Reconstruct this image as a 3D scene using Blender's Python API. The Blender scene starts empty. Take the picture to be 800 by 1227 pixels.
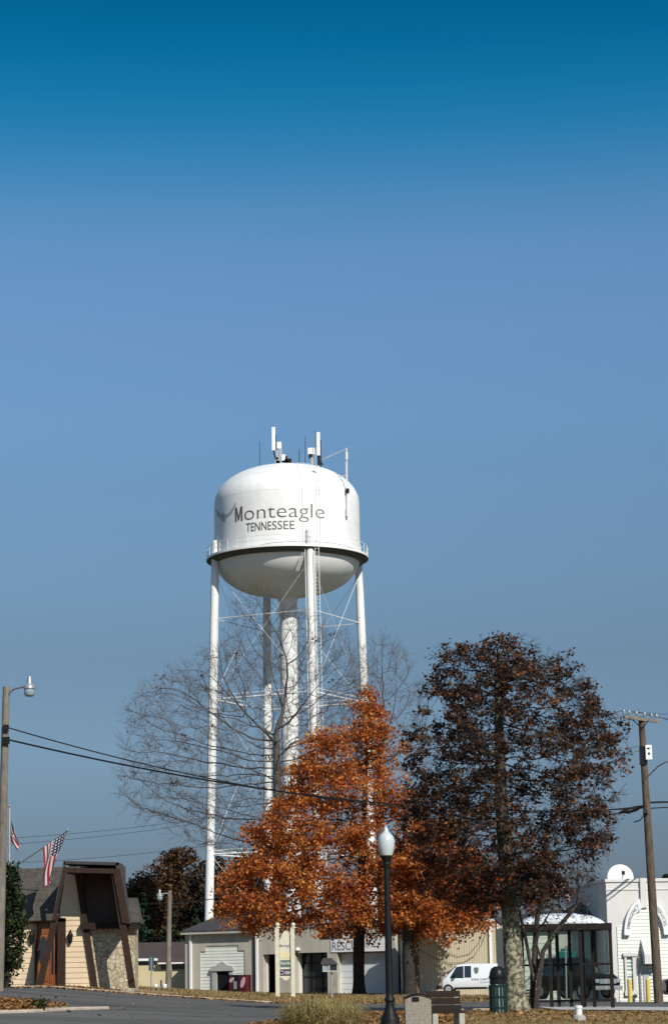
import bpy, bmesh, math, random
import numpy as np
from mathutils import Vector, Matrix
random.seed(7); RNG = np.random.default_rng(11)
S = bpy.context.scene; COL = S.collection
R = math.radians
# ------------------------------------------------------------------ camera
TH = R(11.39); F = 2800.0; CZ = 0.85; RO = .018; K = 1.6
cam = bpy.data.cameras.new('camera'); cam.sensor_fit = 'VERTICAL'; cam.sensor_height = 36; cam.lens = F/1227*36
cam.clip_end = 6000; cam.clip_start = .3
camo = bpy.data.objects.new('camera', cam); COL.objects.link(camo)
camo.location = (0, 0, CZ); camo.rotation_euler = (Matrix.Rotation(math.pi/2+TH, 3, 'X') @ Matrix.Rotation(-RO, 3, 'Z')).to_euler(); S.camera = camo
def ray(px, py):
    a = px-400; b = 613.5-py; u = (a*math.cos(RO)+b*math.sin(RO))/F; v = (b*math.cos(RO)-a*math.sin(RO))/F
    return Vector((u, math.cos(TH)-v*math.sin(TH), math.sin(TH)+v*math.cos(TH)))
def P(px, py, d):                       # photo point at horizontal distance d*K
    d = d*K; r = ray(px, py); t = d/r.y
    return Vector((r.x*t, d, CZ+r.z*t))
def XA(px, d): return P(px, 1190, d).x
def ZA(py, d, px=400): return P(px, py, d).z
class Fac:                              # a vertical facade plane: origin, direction along it, outward normal
    def __init__(s, px, d, rot):
        s.o = P(px, 1190, d); s.o.z = 0
        s.t = Vector((math.cos(rot), math.sin(rot), 0)); s.n = Vector((s.t.y, -s.t.x, 0))
    def uz(s, px, py):
        r = ray(px, py); c = Vector((0, 0, CZ))
        t = (s.o-c).dot(s.n)/r.dot(s.n); p = c+r*t
        return (p-s.o).dot(s.t), p.z
    def u(s, px, py=1180): return s.uz(px, py)[0]
    def z(s, px, py): return s.uz(px, py)[1]
    def p(s, u, out, z): return s.o+s.t*u+s.n*out+Vector((0, 0, z))
    def M(s): return Matrix(((s.t.x, -s.n.x, 0, s.o.x), (s.t.y, -s.n.y, 0, s.o.y), (0, 0, 1, 0), (0, 0, 0, 1)))
def sm(t): t = min(1, max(0, t)); return t*t*(3-2*t)
HT = [(-40, .95), (-11, .84), (-7, .42), (-3.2, .07), (1.5, -.06), (6, -.14), (14, -.34), (40, -.6)]
def H(x, y):                            # height of the ground
    for (x0, z0), (x1, z1) in zip(HT[:-1], HT[1:]):
        if x <= x1 or x1 == 40: k = min(1, max(0, (x-x0)/(x1-x0))); g = z0+(z1-z0)*k; break
    if g > 0: g *= .45+.55*sm((y-55)/35) if y < 105 else 1-.5*sm((y-105)/80)
    return g - .36*sm((71-y)/24) - .1*sm((32-y)/32) + 8*sm((y-600)/1400)
# ------------------------------------------------------------------ mesh building
ORG = {}
class MB:
    def __init__(s): s.v = []; s.f = []; s.m = []; s.cm = 0; s.uv = None
    def add(s, vs, fs):
        b = len(s.v); s.v += [tuple(v) for v in vs]; s.f += [tuple(i+b for i in f) for f in fs]; s.m += [s.cm]*len(fs); return s
    def box(s, a, b, M=None):
        x0, y0, z0 = a; x1, y1, z1 = b
        if x0 > x1: x0, x1 = x1, x0
        if y0 > y1: y0, y1 = y1, y0
        if z0 > z1: z0, z1 = z1, z0
        vs = [Vector(p) for p in ((x0,y0,z0),(x1,y0,z0),(x1,y1,z0),(x0,y1,z0),(x0,y0,z1),(x1,y0,z1),(x1,y1,z1),(x0,y1,z1))]
        if M is not None: vs = [M @ v for v in vs]
        return s.add(vs, [(0,3,2,1),(4,5,6,7),(0,1,5,4),(1,2,6,5),(2,3,7,6),(3,0,4,7)])
    def hexa(s, vs): return s.add(vs, [(0,3,2,1),(4,5,6,7),(0,1,5,4),(1,2,6,5),(2,3,7,6),(3,0,4,7)])
    def prism(s, pts, off):             # planar polygon pushed back by vector off
        n = len(pts); off = Vector(off); pts = [Vector(p) for p in pts]
        return s.add(pts+[p+off for p in pts], [tuple(range(n)), tuple(range(2*n-1, n-1, -1))]+[(i, i+n, (i+1) % n+n, (i+1) % n) for i in range(n)])
    def tube(s, pts, rad, k=8, cap=True):
        pts = [Vector(p) for p in pts]; n = len(pts)
        if not hasattr(rad, '__len__'): rad = [rad]*n
        vs = []; fs = []; ref = None
        for i in range(n):
            d = (pts[min(i+1, n-1)]-pts[max(i-1, 0)])
            d = d.normalized() if d.length > 1e-9 else Vector((0, 0, 1))
            if ref is None: ref = Vector((1, 0, 0)) if abs(d.x) < .8 else Vector((0, 1, 0))
            u = (ref-d*ref.dot(d)).normalized(); w = d.cross(u); ref = u
            for j in range(k):
                a = 2*math.pi*j/k; vs.append(pts[i]+(u*math.cos(a)+w*math.sin(a))*rad[i])
        for i in range(n-1):
            for j in range(k):
                fs.append((i*k+j, i*k+(j+1) % k, (i+1)*k+(j+1) % k, (i+1)*k+j))
        if cap: fs += [tuple(range(k-1, -1, -1)), tuple((n-1)*k+j for j in range(k))]
        return s.add(vs, fs)
    def lathe(s, c, prof, k=24, a0=0, a1=2*math.pi):
        c = Vector(c); full = abs(a1-a0-2*math.pi) < 1e-6; m = k if full else k+1; vs = []; fs = []
        for r, z in prof:
            for j in range(m):
                a = a0+(a1-a0)*j/k; vs.append(c+Vector((r*math.cos(a), r*math.sin(a), z)))
        for i in range(len(prof)-1):
            for j in range(k):
                j2 = (j+1) % m; fs.append((i*m+j, i*m+j2, (i+1)*m+j2, (i+1)*m+j))
        return s.add(vs, fs)
    def quad(s, a, b, c, d): return s.add([a, b, c, d], [(0, 1, 2, 3)])
    def laps(s, fac, xl, xr, z0, z1, h=.2, out=.0, lap=.03):   # lapped boards on a facade; xl/xr are functions of z
        z = z0
        while z < z1-1e-4:
            zt = min(z+h, z1); a, b, c, d = xl(z), xr(z), xr(zt), xl(zt)
            if b > a and c >= d:
                s.hexa([fac.p(a,out+lap,z), fac.p(b,out+lap,z), fac.p(b,out-.02,z), fac.p(a,out-.02,z),
                        fac.p(d,out+.005,zt), fac.p(c,out+.005,zt), fac.p(c,out-.02,zt), fac.p(d,out-.02,zt)])
            z = zt
        return s
    def build(s, name, mat, parent=None, smooth=False, bevel=0, auto=None):
        o0 = ORG.get(parent.name, Vector()) if parent else Vector()
        me = bpy.data.meshes.new(name); me.from_pydata([(v[0]-o0[0], v[1]-o0[1], v[2]-o0[2]) for v in s.v], [], s.f)
        for m in (mat if isinstance(mat, (list, tuple)) else [mat]): me.materials.append(m)
        if isinstance(mat, (list, tuple)): me.polygons.foreach_set('material_index', s.m)
        if s.uv is not None:
            l = me.uv_layers.new(name='UVMap')
            for i, lp in enumerate(me.loops): l.data[i].uv = s.uv[lp.vertex_index]
        me.update(); fix_normals(me)
        if smooth: me.shade_smooth()
        o = bpy.data.objects.new(name, me); COL.objects.link(o)
        if parent: o.parent = parent
        ORG[o.name] = o0
        if bevel:
            b = o.modifiers.new('bevel', 'BEVEL'); b.width = bevel; b.segments = 2; b.limit_method = 'ANGLE'
        if auto is not None: me.set_sharp_from_angle(angle=R(auto))
        return o
def fix_normals(me):
    if len(me.polygons) > 20000: return
    bm = bmesh.new(); bm.from_mesh(me); bmesh.ops.recalc_face_normals(bm, faces=bm.faces); bm.to_mesh(me); bm.free()
def np_mesh(name, V, Fc, mat, parent=None, smooth=False):
    o0 = ORG.get(parent.name, Vector()) if parent else Vector()
    V = np.asarray(V, dtype=np.float32)-np.array(o0, dtype=np.float32); k = Fc.shape[1]
    me = bpy.data.meshes.new(name); me.vertices.add(len(V)); me.vertices.foreach_set('co', V.ravel())
    me.loops.add(Fc.size); me.loops.foreach_set('vertex_index', Fc.ravel().astype(np.int32))
    me.polygons.add(len(Fc)); me.polygons.foreach_set('loop_start', np.arange(0, Fc.size, k, dtype=np.int32))
    me.materials.append(mat); me.update(calc_edges=True); me.validate()
    if smooth: me.shade_smooth()
    o = bpy.data.objects.new(name, me); COL.objects.link(o)
    if parent: o.parent = parent
    ORG[o.name] = o0; return o
def tag(o, label, cat, group=None, kind=None):
    if label: o['label'] = label
    if cat: o['category'] = cat
    if group: o['group'] = group
    if kind: o['kind'] = kind
    return o
def thing(name, label, cat, loc, group=None):
    o = bpy.data.objects.new(name, None); COL.objects.link(o); o.location = loc; o.empty_display_size = .2
    ORG[o.name] = Vector(loc); return tag(o, label, cat, group)
def copy_tree(o, parent=None):
    c = o.copy(); COL.objects.link(c); c.parent = parent; ORG[c.name] = ORG.get(o.name, Vector())
    for ch in list(o.children): copy_tree(ch, c)
    return c
# ------------------------------------------------------------------ materials
def srgb(h):
    if isinstance(h, (tuple, list)): return (*h[:3], 1)
    h = h.lstrip('#'); c = [int(h[i:i+2], 16)/255 for i in (0, 2, 4)]
    return tuple(x/12.92 if x <= .04045 else ((x+.055)/1.055)**2.4 for x in c)+(1,)
class NT:
    def __init__(s, name):
        s.m = bpy.data.materials.new(name); s.m.use_nodes = True; s.t = s.m.node_tree; s.n = s.t.nodes
        s.b = s.n['Principled BSDF']; s.out = s.n['Material Output']
    def new(s, t, **k):
        x = s.n.new(t)
        for a, v in k.items(): setattr(x, a, v)
        return x
    def l(s, a, b): s.t.links.new(a, b)
    def coord(s, sc=(1, 1, 1), kind='Object'):
        tc = s.new('ShaderNodeTexCoord'); mp = s.new('ShaderNodeMapping'); mp.inputs['Scale'].default_value = sc
        s.l(tc.outputs[kind], mp.inputs['Vector']); return mp.outputs['Vector']
    def noise(s, vec, scale, detail=4, rough=.55):
        n = s.new('ShaderNodeTexNoise'); n.inputs['Scale'].default_value = scale; n.inputs['Detail'].default_value = detail
        n.inputs['Roughness'].default_value = rough; s.l(vec, n.inputs['Vector']); return n.outputs['Fac']
    def ramp(s, fac, stops, interp='LINEAR'):
        r = s.new('ShaderNodeValToRGB'); r.color_ramp.interpolation = interp; e = r.color_ramp.elements
        while len(e) < len(stops): e.new(.5)
        for el, (p, c) in zip(e, stops): el.position = p; el.color = srgb(c)
        s.l(fac, r.inputs['Fac']); return r.outputs['Color']
    def mix(s, fac, a, b, mode='MIX'):
        x = s.new('ShaderNodeMix', data_type='RGBA', blend_type=mode)
        for sock, v in ((x.inputs[0], fac), (x.inputs[6], a), (x.inputs[7], b)):
            if isinstance(v, bpy.types.NodeSocket): s.l(v, sock)
            elif isinstance(v, (int, float)): sock.default_value = v
            else: sock.default_value = srgb(v)
        return x.outputs[2]
    def math(s, op, a, b=0):
        x = s.new('ShaderNodeMath', operation=op)
        for i, v in enumerate((a, b)):
            if isinstance(v, bpy.types.NodeSocket): s.l(v, x.inputs[i])
            else: x.inputs[i].default_value = v
        return x.outputs[0]
    def bump(s, h, st=.3, dist=.02):
        b = s.new('ShaderNodeBump'); b.inputs['Strength'].default_value = st; b.inputs['Distance'].default_value = dist
        s.l(h, b.inputs['Height']); s.l(b.outputs['Normal'], s.b.inputs['Normal'])
    def set(s, col=None, rough=None, metal=None):
        for k, v in (('Base Color', col), ('Roughness', rough), ('Metallic', metal)):
            if v is None: continue
            if isinstance(v, bpy.types.NodeSocket): s.l(v, s.b.inputs[k])
            else: s.b.inputs[k].default_value = srgb(v) if k == 'Base Color' else v
        return s.m
def lin(c, k): c = srgb(c); return (c[0]*k, c[1]*k, c[2]*k)
def plain(name, c, rough=.6, var=.25, scale=3, bump=.0, metal=0, streak=False):
    t = NT(name); v = t.coord((1, 1, .25 if streak else 1)); f = t.noise(v, scale, 6, .62)
    col = t.ramp(f, [(.3, lin(c, 1-var)), (.62, lin(c, 1)), (.85, lin(c, 1+var*.5))])
    t.set(col, rough, metal)
    if max(c) < .06: t.b.inputs['Specular IOR Level'].default_value = .18
    if bump: t.bump(t.noise(t.coord(), scale*12, 3), bump, .01)
    return t.m
M = {}
M['white_paint'] = plain('white_paint', (.76, .76, .74), .3, .10, .6, .05, streak=True)
M['tank_white'] = None
M['dark_iron'] = plain('dark_iron', (.009, .010, .011), .5, .3, 4)
M['bronze'] = plain('dark_bronze_paint', (.011, .0085, .0075), .5, .3, 4)
M['brown_boards'] = plain('brown_gable_boards', (.075, .042, .025), .65, .3, 3, .1)
M['black'] = plain('black_plastic', (.012, .012, .014), .35, .3, 4)
M['green_metal'] = plain('green_metal', (.008, .035, .03), .4, .3, 5)
M['brown_beam'] = plain('brown_beam', (.034, .018, .012), .6, .35, 4, .2)
M['dark_brown'] = plain('dark_brown_boards', (.022, .013, .009), .65, .3, 3, .1)
M['cream'] = plain('cream_boards', (.61, .475, .315), .6, .14, 1.2, .05)
M['white_boards'] = plain('white_boards', (.66, .67, .60), .55, .10, 1.0, .05, streak=True)
M['green_boards'] = plain('pale_green_boards', (.50, .53, .44), .6, .12, 1.0, .05)
M['stucco'] = plain('grey_stucco', (.43, .40, .335), .85, .24, .9, .3, streak=True)
M['beige_stucco'] = plain('beige_stucco', (.45, .41, .28), .85, .12, .8, .3)
M['white_stucco'] = plain('white_stucco', (.60, .575, .55), .8, .16, .8, .25, streak=True)
M['cream_wall'] = plain('pale_cream_wall', (.52, .45, .27), .8, .12, .7, .1)
M['grey_trim'] = plain('grey_trim', (.40, .39, .36), .7, .2, 3, .1)
M['concrete'] = plain('concrete', (.36, .34, .29), .85, .25, 4, .3)
M['concrete_agg'] = plain('exposed_aggregate', (.30, .27, .22), .95, .55, 26, .5)
M['galv'] = plain('galvanised_metal', (.42, .43, .43), .4, .2, 6, .05, .5)
M['wire'] = plain('black_cable', (.012, .012, .013), .5, .2, 4)
M['yellow'] = plain('yellow_paint', (.60, .47, .12), .5, .15, 4)
M['post_cream'] = plain('cream_post', (.56, .53, .41), .55, .12, 3, .05)
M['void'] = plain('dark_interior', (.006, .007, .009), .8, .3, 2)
M['navy_shade_sign'] = plain('navy_bay_shade_and_sign', (.012, .016, .022), .7, .3, 2)  # navy tone paints in shade of the hall bays; also the sign backing
M['door_white'] = plain('white_door_panel', (.62, .66, .68), .4, .08, 1)
M['letter_brown'] = plain('brown_lettering', (.12, .092, .078), .6, .45, 5)
M['emblem'] = plain('faded_blue_grey_emblem', (.40, .46, .47), .6, .5, 1.6)
M['grey_letter'] = plain('grey_lettering', (.13, .12, .16), .6, .1, 4)
M['sign_white'] = plain('white_sign', (.70, .71, .70), .5, .08, 2)
M['sign_green'] = plain('green_street_sign', (.0, .10, .075), .4, .1, 4)
M['pale_blue'] = plain('pale_blue_sign', (.28, .40, .46), .45, .15, 4)
M['rust'] = plain('faded_rust', (.2, .12, .07), .8, .4, 6)
M['car_white'] = plain('white_car_paint', (.68, .71, .73), .22, .04, 1)
M['car_black'] = plain('black_car_paint', (.009, .010, .012), .18, .1, 1)
M['car_silver'] = plain('silver_car_paint', (.45, .47, .48), .25, .06, 1, 0, .3)
M['tyre'] = plain('tyre_rubber', (.015, .015, .015), .8, .2, 8)
M['red_paint'] = plain('red_paint', (.22, .012, .015), .35, .2, 4)
M['maroon'] = plain('maroon_panel', (.075, .008, .014), .35, .25, 3)
M['pink_logo'] = plain('pale_logo_patch', (.55, .35, .35), .5, .2, 5)
def glass(name, c=(.02, .025, .03), rough=.06, alpha=None):
    t = NT(name); t.set(c, rough); t.b.inputs['Specular IOR Level'].default_value = .7
    if alpha is not None:
        tr = t.new('ShaderNodeBsdfTransparent'); tr.inputs['Color'].default_value = (.86, .9, .88, 1); mx = t.new('ShaderNodeMixShader'); mx.inputs[0].default_value = alpha
        t.l(tr.outputs[0], mx.inputs[1]); t.l(t.b.outputs[0], mx.inputs[2]); t.l(mx.outputs[0], t.out.inputs['Surface'])
    return t.m
M['glass'] = glass('dark_window_glass'); M['pane'] = glass('clear_shelter_pane', (.05, .055, .055), .12, .05)
M['window_light'] = glass('pale_reflecting_glass', (.22, .30, .31), .1)
def m_tank():
    t = NT('weathered_white_tank_paint'); v = t.coord(); base = t.ramp(t.noise(v, .35, 6, .6), [(.25, (.66, .67, .65)), (.6, (.78, .78, .76)), (.9, (.82, .82, .79))])
    vs = t.coord((1.6, 1.6, .07)); st = t.ramp(t.noise(vs, 1.3, 5, .6), [(.52, (0, 0, 0)), (.75, (1, 1, 1))])
    b2 = t.mix(t.math('MULTIPLY', st, .16), base, (.33, .33, .28))
    big = t.ramp(t.noise(t.coord((1, 1, 1.6)), .22, 5, .7), [(.56, (0, 0, 0)), (.72, (1, 1, 1))])
    b3 = t.mix(t.math('MULTIPLY', big, .22), b2, (.36, .40, .40))
    sx = t.new('ShaderNodeSeparateXYZ'); t.l(v, sx.inputs[0]); seam = None
    for z0 in (50.3, 53.3, 55.6):
        d = t.math('LESS_THAN', t.math('ABSOLUTE', t.math('SUBTRACT', sx.outputs[2], z0)), .045); seam = d if seam is None else t.math('MAXIMUM', seam, d)
    b4 = t.mix(t.math('MULTIPLY', seam, .22), b3, (.30, .29, .26))
    run = t.ramp(t.noise(t.coord((2.2, 2.2, .10)), 1.1, 6, .7), [(.60, (0, 0, 0)), (.70, (1, 1, 1))]); low = t.math('LESS_THAN', sx.outputs[2], 47.0)
    b5 = t.mix(t.math('MULTIPLY', t.math('MULTIPLY', run, low), .22), b4, (.33, .31, .28)); t.bump(t.noise(v, .9, 3), .25, .05)
    return t.set(b5, .45)
M['tank_white'] = m_tank(); M['girder_dark'] = plain('dark_girder_steel', (.085, .08, .072), .7, .35, 1.5, .1)  # balcony girder gets a tone darker than the tank paint
def m_peel():
    t = NT('peeling_white_paint'); v = t.coord(); base = t.ramp(t.noise(t.coord((1, 1, .15)), 1.2, 5, .6), [(.3, (.58, .58, .56)), (.6, (.76, .76, .74))])
    sp_ = t.ramp(t.noise(v, 2.6, 4, .75), [(.60, (0, 0, 0)), (.66, (1, 1, 1))]); return t.set(t.mix(t.math('MULTIPLY', sp_, .6), base, (.20, .18, .16)), .55)
M['peel'] = m_peel()
def m_leaf(name, stops, trans=.35, scale=.35):
    t = NT(name); g = t.new('ShaderNodeNewGeometry')
    v = t.coord(); big = t.noise(v, scale, 3, .6)
    f = t.math('ADD', t.math('MULTIPLY', g.outputs['Random Per Island'], .62), t.math('MULTIPLY', t.math('SUBTRACT', big, .31), 1.0))
    c = t.ramp(f, stops); t.set(c, .6); t.b.inputs['Specular IOR Level'].default_value = .25
    tl = t.new('ShaderNodeBsdfTranslucent'); t.l(c, tl.inputs['Color']); mx = t.new('ShaderNodeMixShader'); mx.inputs[0].default_value = trans
    t.l(t.b.outputs[0], mx.inputs[1]); t.l(tl.outputs[0], mx.inputs[2]); t.l(mx.outputs[0], t.out.inputs['Surface']); return t.m
M['leaf_orange'] = m_leaf('orange_maple_leaves', [(.0, (.14, .04, .02)), (.28, (.34, .09, .026)), (.5, (.50, .155, .036)), (.72, (.60, .23, .055)), (.88, (.60, .33, .09)), (1, (.36, .24, .09))], .45)
M['leaf_rust'] = m_leaf('rust_maple_leaves', [(.0, (.06, .016, .008)), (.35, (.19, .038, .011)), (.7, (.34, .08, .018)), (1, (.40, .14, .03))])
M['leaf_brown'] = m_leaf('brown_oak_leaves', [(.0, (.014, .011, .009)), (.35, (.034, .023, .016)), (.55, (.075, .040, .024)), (.75, (.15, .062, .028)), (.9, (.26, .10, .03)), (1, (.20, .15, .06))], .25)
M['leaf_green'] = m_leaf('dark_evergreen_leaves', [(.0, (.008, .014, .006)), (.5, (.022, .036, .012)), (.8, (.06, .075, .014)), (1, (.12, .12, .02))], .2)
M['leaf_fir'] = m_leaf('blue_green_needles', [(.0, (.012, .032, .02)), (.6, (.032, .072, .04)), (1, (.06, .10, .05))], .15)
M['leaf_hill'] = m_leaf('mixed_autumn_leaves', [(.0, (.02, .016, .012)), (.35, (.06, .035, .02)), (.6, (.11, .05, .02)), (.8, (.16, .075, .02)), (1, (.09, .08, .03))], .25, .16)
M['leaf_hill_dark'] = m_leaf('dark_autumn_leaves', [(.0, (.012, .011, .008)), (.4, (.03, .024, .013)), (.7, (.055, .03, .014)), (1, (.06, .055, .02))], .2, .16)
M['litter'] = m_leaf('fallen_leaves', [(.0, (.09, .04, .02)), (.4, (.20, .09, .03)), (.7, (.30, .15, .05)), (1, (.36, .26, .12))], .1, .5)
M['grass'] = m_leaf('dry_grass_blades', [(.0, (.075, .06, .022)), (.35, (.17, .125, .05)), (.65, (.32, .23, .10)), (1, (.42, .31, .16))], .25, .3)
M['plume'] = m_leaf('ornamental_grass_blades', [(.0, (.13, .11, .03)), (.4, (.30, .24, .08)), (.7, (.44, .36, .17)), (1, (.52, .45, .27))], .3, 1)
def m_bark(name, a, b, c, scale=6, patch=.5, zmax=0):
    t = NT(name); v = t.coord((1, 1, .35)); f = t.noise(v, scale, 8, .7)
    p = t.noise(t.coord(), scale*.7, 5, .6); col = t.ramp(f, [(.3, a), (.6, b)])
    pm = t.ramp(p, [(patch, (0, 0, 0)), (patch+.12, (1, 1, 1))])
    if zmax:
        sz_ = t.new('ShaderNodeSeparateXYZ'); t.l(t.coord(), sz_.inputs[0]); pm = t.math('MULTIPLY', pm, t.math('LESS_THAN', t.math('ADD', sz_.outputs[2], t.math('MULTIPLY', p, 3)), zmax))
    col = t.mix(pm, col, c)
    t.bump(f, .8, .03); t.b.inputs['Specular IOR Level'].default_value = .15; return t.set(col, .9)
M['bark_dark'] = m_bark('dark_ridged_bark', (.015, .013, .011), (.045, .038, .032), (.07, .065, .055), 9, .58)
M['bark_lichen'] = m_bark('lichen_bark', (.022, .018, .014), (.10, .085, .06), (.30, .29, .20), 12, .45, 4.8)
M['bark_stem'] = m_bark('grey_stem_bark', (.018, .016, .013), (.06, .052, .043), (.17, .155, .115), 10, .58)
M['bark_grey'] = m_bark('grey_bark', (.05, .045, .042), (.11, .10, .092), (.15, .14, .125), 4, .6)
M['bark_twig'] = m_bark('brown_grey_twigs', (.05, .042, .04), (.10, .085, .078), (.13, .11, .10), 3, .6)
M['bark_black'] = m_bark('blackish_twigs', (.018, .016, .015), (.04, .034, .03), (.06, .052, .045), 5, .6)
M['pole_wood'] = m_bark('weathered_pole_wood', (.10, .085, .07), (.20, .175, .145), (.24, .22, .19), 5, .62)
M['pole_dark'] = m_bark('dark_pole_wood', (.055, .04, .028), (.12, .09, .065), (.15, .12, .09), 5, .62)
def m_shingle(name, a, b, sx=.5, sz=.28):
    t = NT(name); v = t.coord((1, 1, 1)); br = t.new('ShaderNodeTexBrick'); br.inputs['Scale'].default_value = 1
    br.inputs['Brick Width'].default_value = sx; br.inputs['Row Height'].default_value = sz; br.inputs['Mortar Size'].default_value = .012
    br.inputs['Color1'].default_value = srgb(a); br.inputs['Color2'].default_value = srgb(b); br.inputs['Mortar'].default_value = srgb(lin(a, .5))
    sp = t.new('ShaderNodeSeparateXYZ'); cb = t.new('ShaderNodeCombineXYZ'); t.l(v, sp.inputs[0]); t.l(sp.outputs[0], cb.inputs[0]); t.l(sp.outputs[2], cb.inputs[1])
    t.l(cb.outputs[0], br.inputs['Vector']); c = t.mix(.6, br.outputs['Color'], t.ramp(t.noise(v, 5, 5, .7), [(.3, lin(a, .55)), (.7, lin(b, 1.3))]))
    t.bump(br.outputs['Fac'], -.5, .02); return t.set(c, .9)
M['shingle'] = m_shingle('brown_grey_shingles', (.03, .026, .022), (.075, .064, .05))
M['shingle_dark'] = m_shingle('dark_shingles', (.03, .028, .027), (.05, .046, .043))
M['shingle_brown'] = m_shingle('brown_shingles', (.045, .03, .027), (.065, .042, .038))
def m_stone():
    t = NT('tan_fieldstone'); v = t.coord((1, .4, 1)); vo = t.new('ShaderNodeTexVoronoi'); vo.inputs['Scale'].default_value = 5.2; t.l(v, vo.inputs['Vector'])
    ve = t.new('ShaderNodeTexVoronoi', feature='DISTANCE_TO_EDGE'); ve.inputs['Scale'].default_value = 5.2; t.l(v, ve.inputs['Vector'])
    sp = t.new('ShaderNodeSeparateColor'); t.l(vo.outputs['Color'], sp.inputs[0])
    c = t.ramp(sp.outputs[0], [(0, (.24, .17, .09)), (.3, (.42, .33, .20)), (.6, (.52, .45, .31)), (.8, (.36, .30, .20)), (1, (.55, .50, .40))])
    c = t.mix(.35, c, t.ramp(t.noise(v, 9, 5), [(.3, (.16, .12, .07)), (.7, (.58, .52, .4))]))
    e = t.ramp(ve.outputs['Distance'], [(.0, (0, 0, 0)), (.05, (1, 1, 1))]); c = t.mix(e, (.34, .29, .2), c); t.bump(e, .8, .05); return t.set(c, .9)
M['stone'] = m_stone()
def m_wood():
    t = NT('varnished_red_brown_wood'); f = t.noise(t.coord((9, 9, .8)), 3, 5); return t.set(t.ramp(f, [(.3, (.12, .04, .014)), (.7, (.25, .085, .026))]), .35)
M['door_wood'] = m_wood()
def m_ground():
    t = NT('dry_lawn'); v = t.coord(); a = t.noise(v, .22, 5, .6); b = t.noise(v, 3.5, 6, .7)
    c = t.ramp(a, [(.36, (.12, .09, .038)), (.5, (.24, .165, .075)), (.62, (.34, .21, .10))]); c = t.mix(.5, c, t.ramp(b, [(.3, (.09, .08, .03)), (.7, (.36, .27, .12))]))
    l = t.ramp(t.noise(t.coord((1, 1.6, 1)), 7, 3), [(.52, (0, 0, 0)), (.6, (1, 1, 1))]); c = t.mix(t.math('MULTIPLY', l, .55), c, (.27, .12, .045)); sy = t.new('ShaderNodeSeparateXYZ'); t.l(v, sy.inputs[0]); bounce_cut = t.math('GREATER_THAN', t.math('ADD', sy.outputs[1], t.math('MULTIPLY', a, 40)), 225); c = t.mix(bounce_cut, c, (.045, .048, .022)); t.bump(b, .6, .06); return t.set(c, .95)  # far unseen ground darkened to cut light bounced up onto the tower
M['ground'] = m_ground()
def m_asphalt():
    t = NT('worn_asphalt'); v = t.coord(); c = t.ramp(t.noise(v, .4, 5, .6), [(.3, (.075, .072, .066)), (.7, (.13, .124, .112))])
    c = t.mix(.4, c, t.ramp(t.noise(v, 14, 3, .8), [(.3, (.04, .039, .037)), (.7, (.16, .152, .14))]))
    st = t.noise(t.coord((.06, .5, 1)), 1.0, 5, .65); c = t.mix(.55, c, t.ramp(st, [(.3, (.045, .043, .04)), (.5, (.105, .1, .09)), (.7, (.17, .162, .145))]))
    sp_ = t.ramp(t.noise(t.coord((.5, 1.1, 1)), .35, 4, .6), [(.58, (0, 0, 0)), (.62, (1, 1, 1))]); c = t.mix(t.math('MULTIPLY', sp_, .5), c, (.04, .04, .04))
    cr = t.ramp(t.noise(t.coord((.25, 1.6, 1)), .8, 6, .7), [(.488, (1, 1, 1)), (.5, (0, 0, 0)), (.512, (1, 1, 1))]); c = t.mix(cr, (.035, .035, .036), c)
    t.bump(t.noise(v, 30, 2), .3, .01); t.b.inputs['Specular IOR Level'].default_value = .12; return t.set(c, .9)
M['asphalt'] = m_asphalt()
M['kerb'] = plain('kerb_concrete', (.42, .35, .27), .9, .3, 2.5, .3)
M['pad'] = plain('pale_concrete_pad', (.40, .40, .37), .9, .2, 1.5, .3)
def m_metal_ribs(c):
    t = NT('ribbed_beige_metal'); v = t.coord(); sp = t.new('ShaderNodeSeparateXYZ'); t.l(v, sp.inputs[0])
    return t.set(t.ramp(t.noise(t.coord((1, 1, .2)), 1.2, 5, .6), [(.3, lin(c, .88)), (.7, c)]), .55)
M['ribbed'] = m_metal_ribs((.46, .415, .30))
def m_flag():
    t = NT('flag_cloth'); uv = t.new('ShaderNodeUVMap'); sp = t.new('ShaderNodeSeparateXYZ'); t.l(uv.outputs[0], sp.inputs[0]); u, v = sp.outputs[0], sp.outputs[1]
    st = t.math('MODULO', t.math('FLOOR', t.math('MULTIPLY', v, 13)), 2)
    c = t.mix(st, (.30, .018, .035), (.66, .63, .60))
    can = t.math('MULTIPLY', t.math('LESS_THAN', u, .4), t.math('GREATER_THAN', v, 6/13))
    su = t.math('SUBTRACT', t.math('FRACT', t.math('MULTIPLY', u, 15)), .5); sv = t.math('SUBTRACT', t.math('FRACT', t.math('MULTIPLY', t.math('SUBTRACT', v, 6/13), 9.3)), .5)
    rr = t.math('LESS_THAN', t.math('ADD', t.math('MULTIPLY', su, su), t.math('MULTIPLY', sv, sv)), .075)
    c = t.mix(can, c, t.mix(rr, (.012, .02, .06), (.62, .62, .62)))
    t.set(c, .8); tl = t.new('ShaderNodeBsdfTranslucent'); t.l(c, tl.inputs['Color']); mx = t.new('ShaderNodeMixShader'); mx.inputs[0].default_value = .3
    t.l(t.b.outputs[0], mx.inputs[1]); t.l(tl.outputs[0], mx.inputs[2]); t.l(mx.outputs[0], t.out.inputs['Surface']); return t.m
M['flag'] = m_flag()
def m_globe():
    t = NT('opal_glass'); t.set((.45, .50, .52), .3); t.b.inputs['Subsurface Weight'].default_value = .0; return t.m
M['opal'] = m_globe()
M['dome'] = glass('white_acrylic_dome', (.72, .76, .78), .2)
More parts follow.
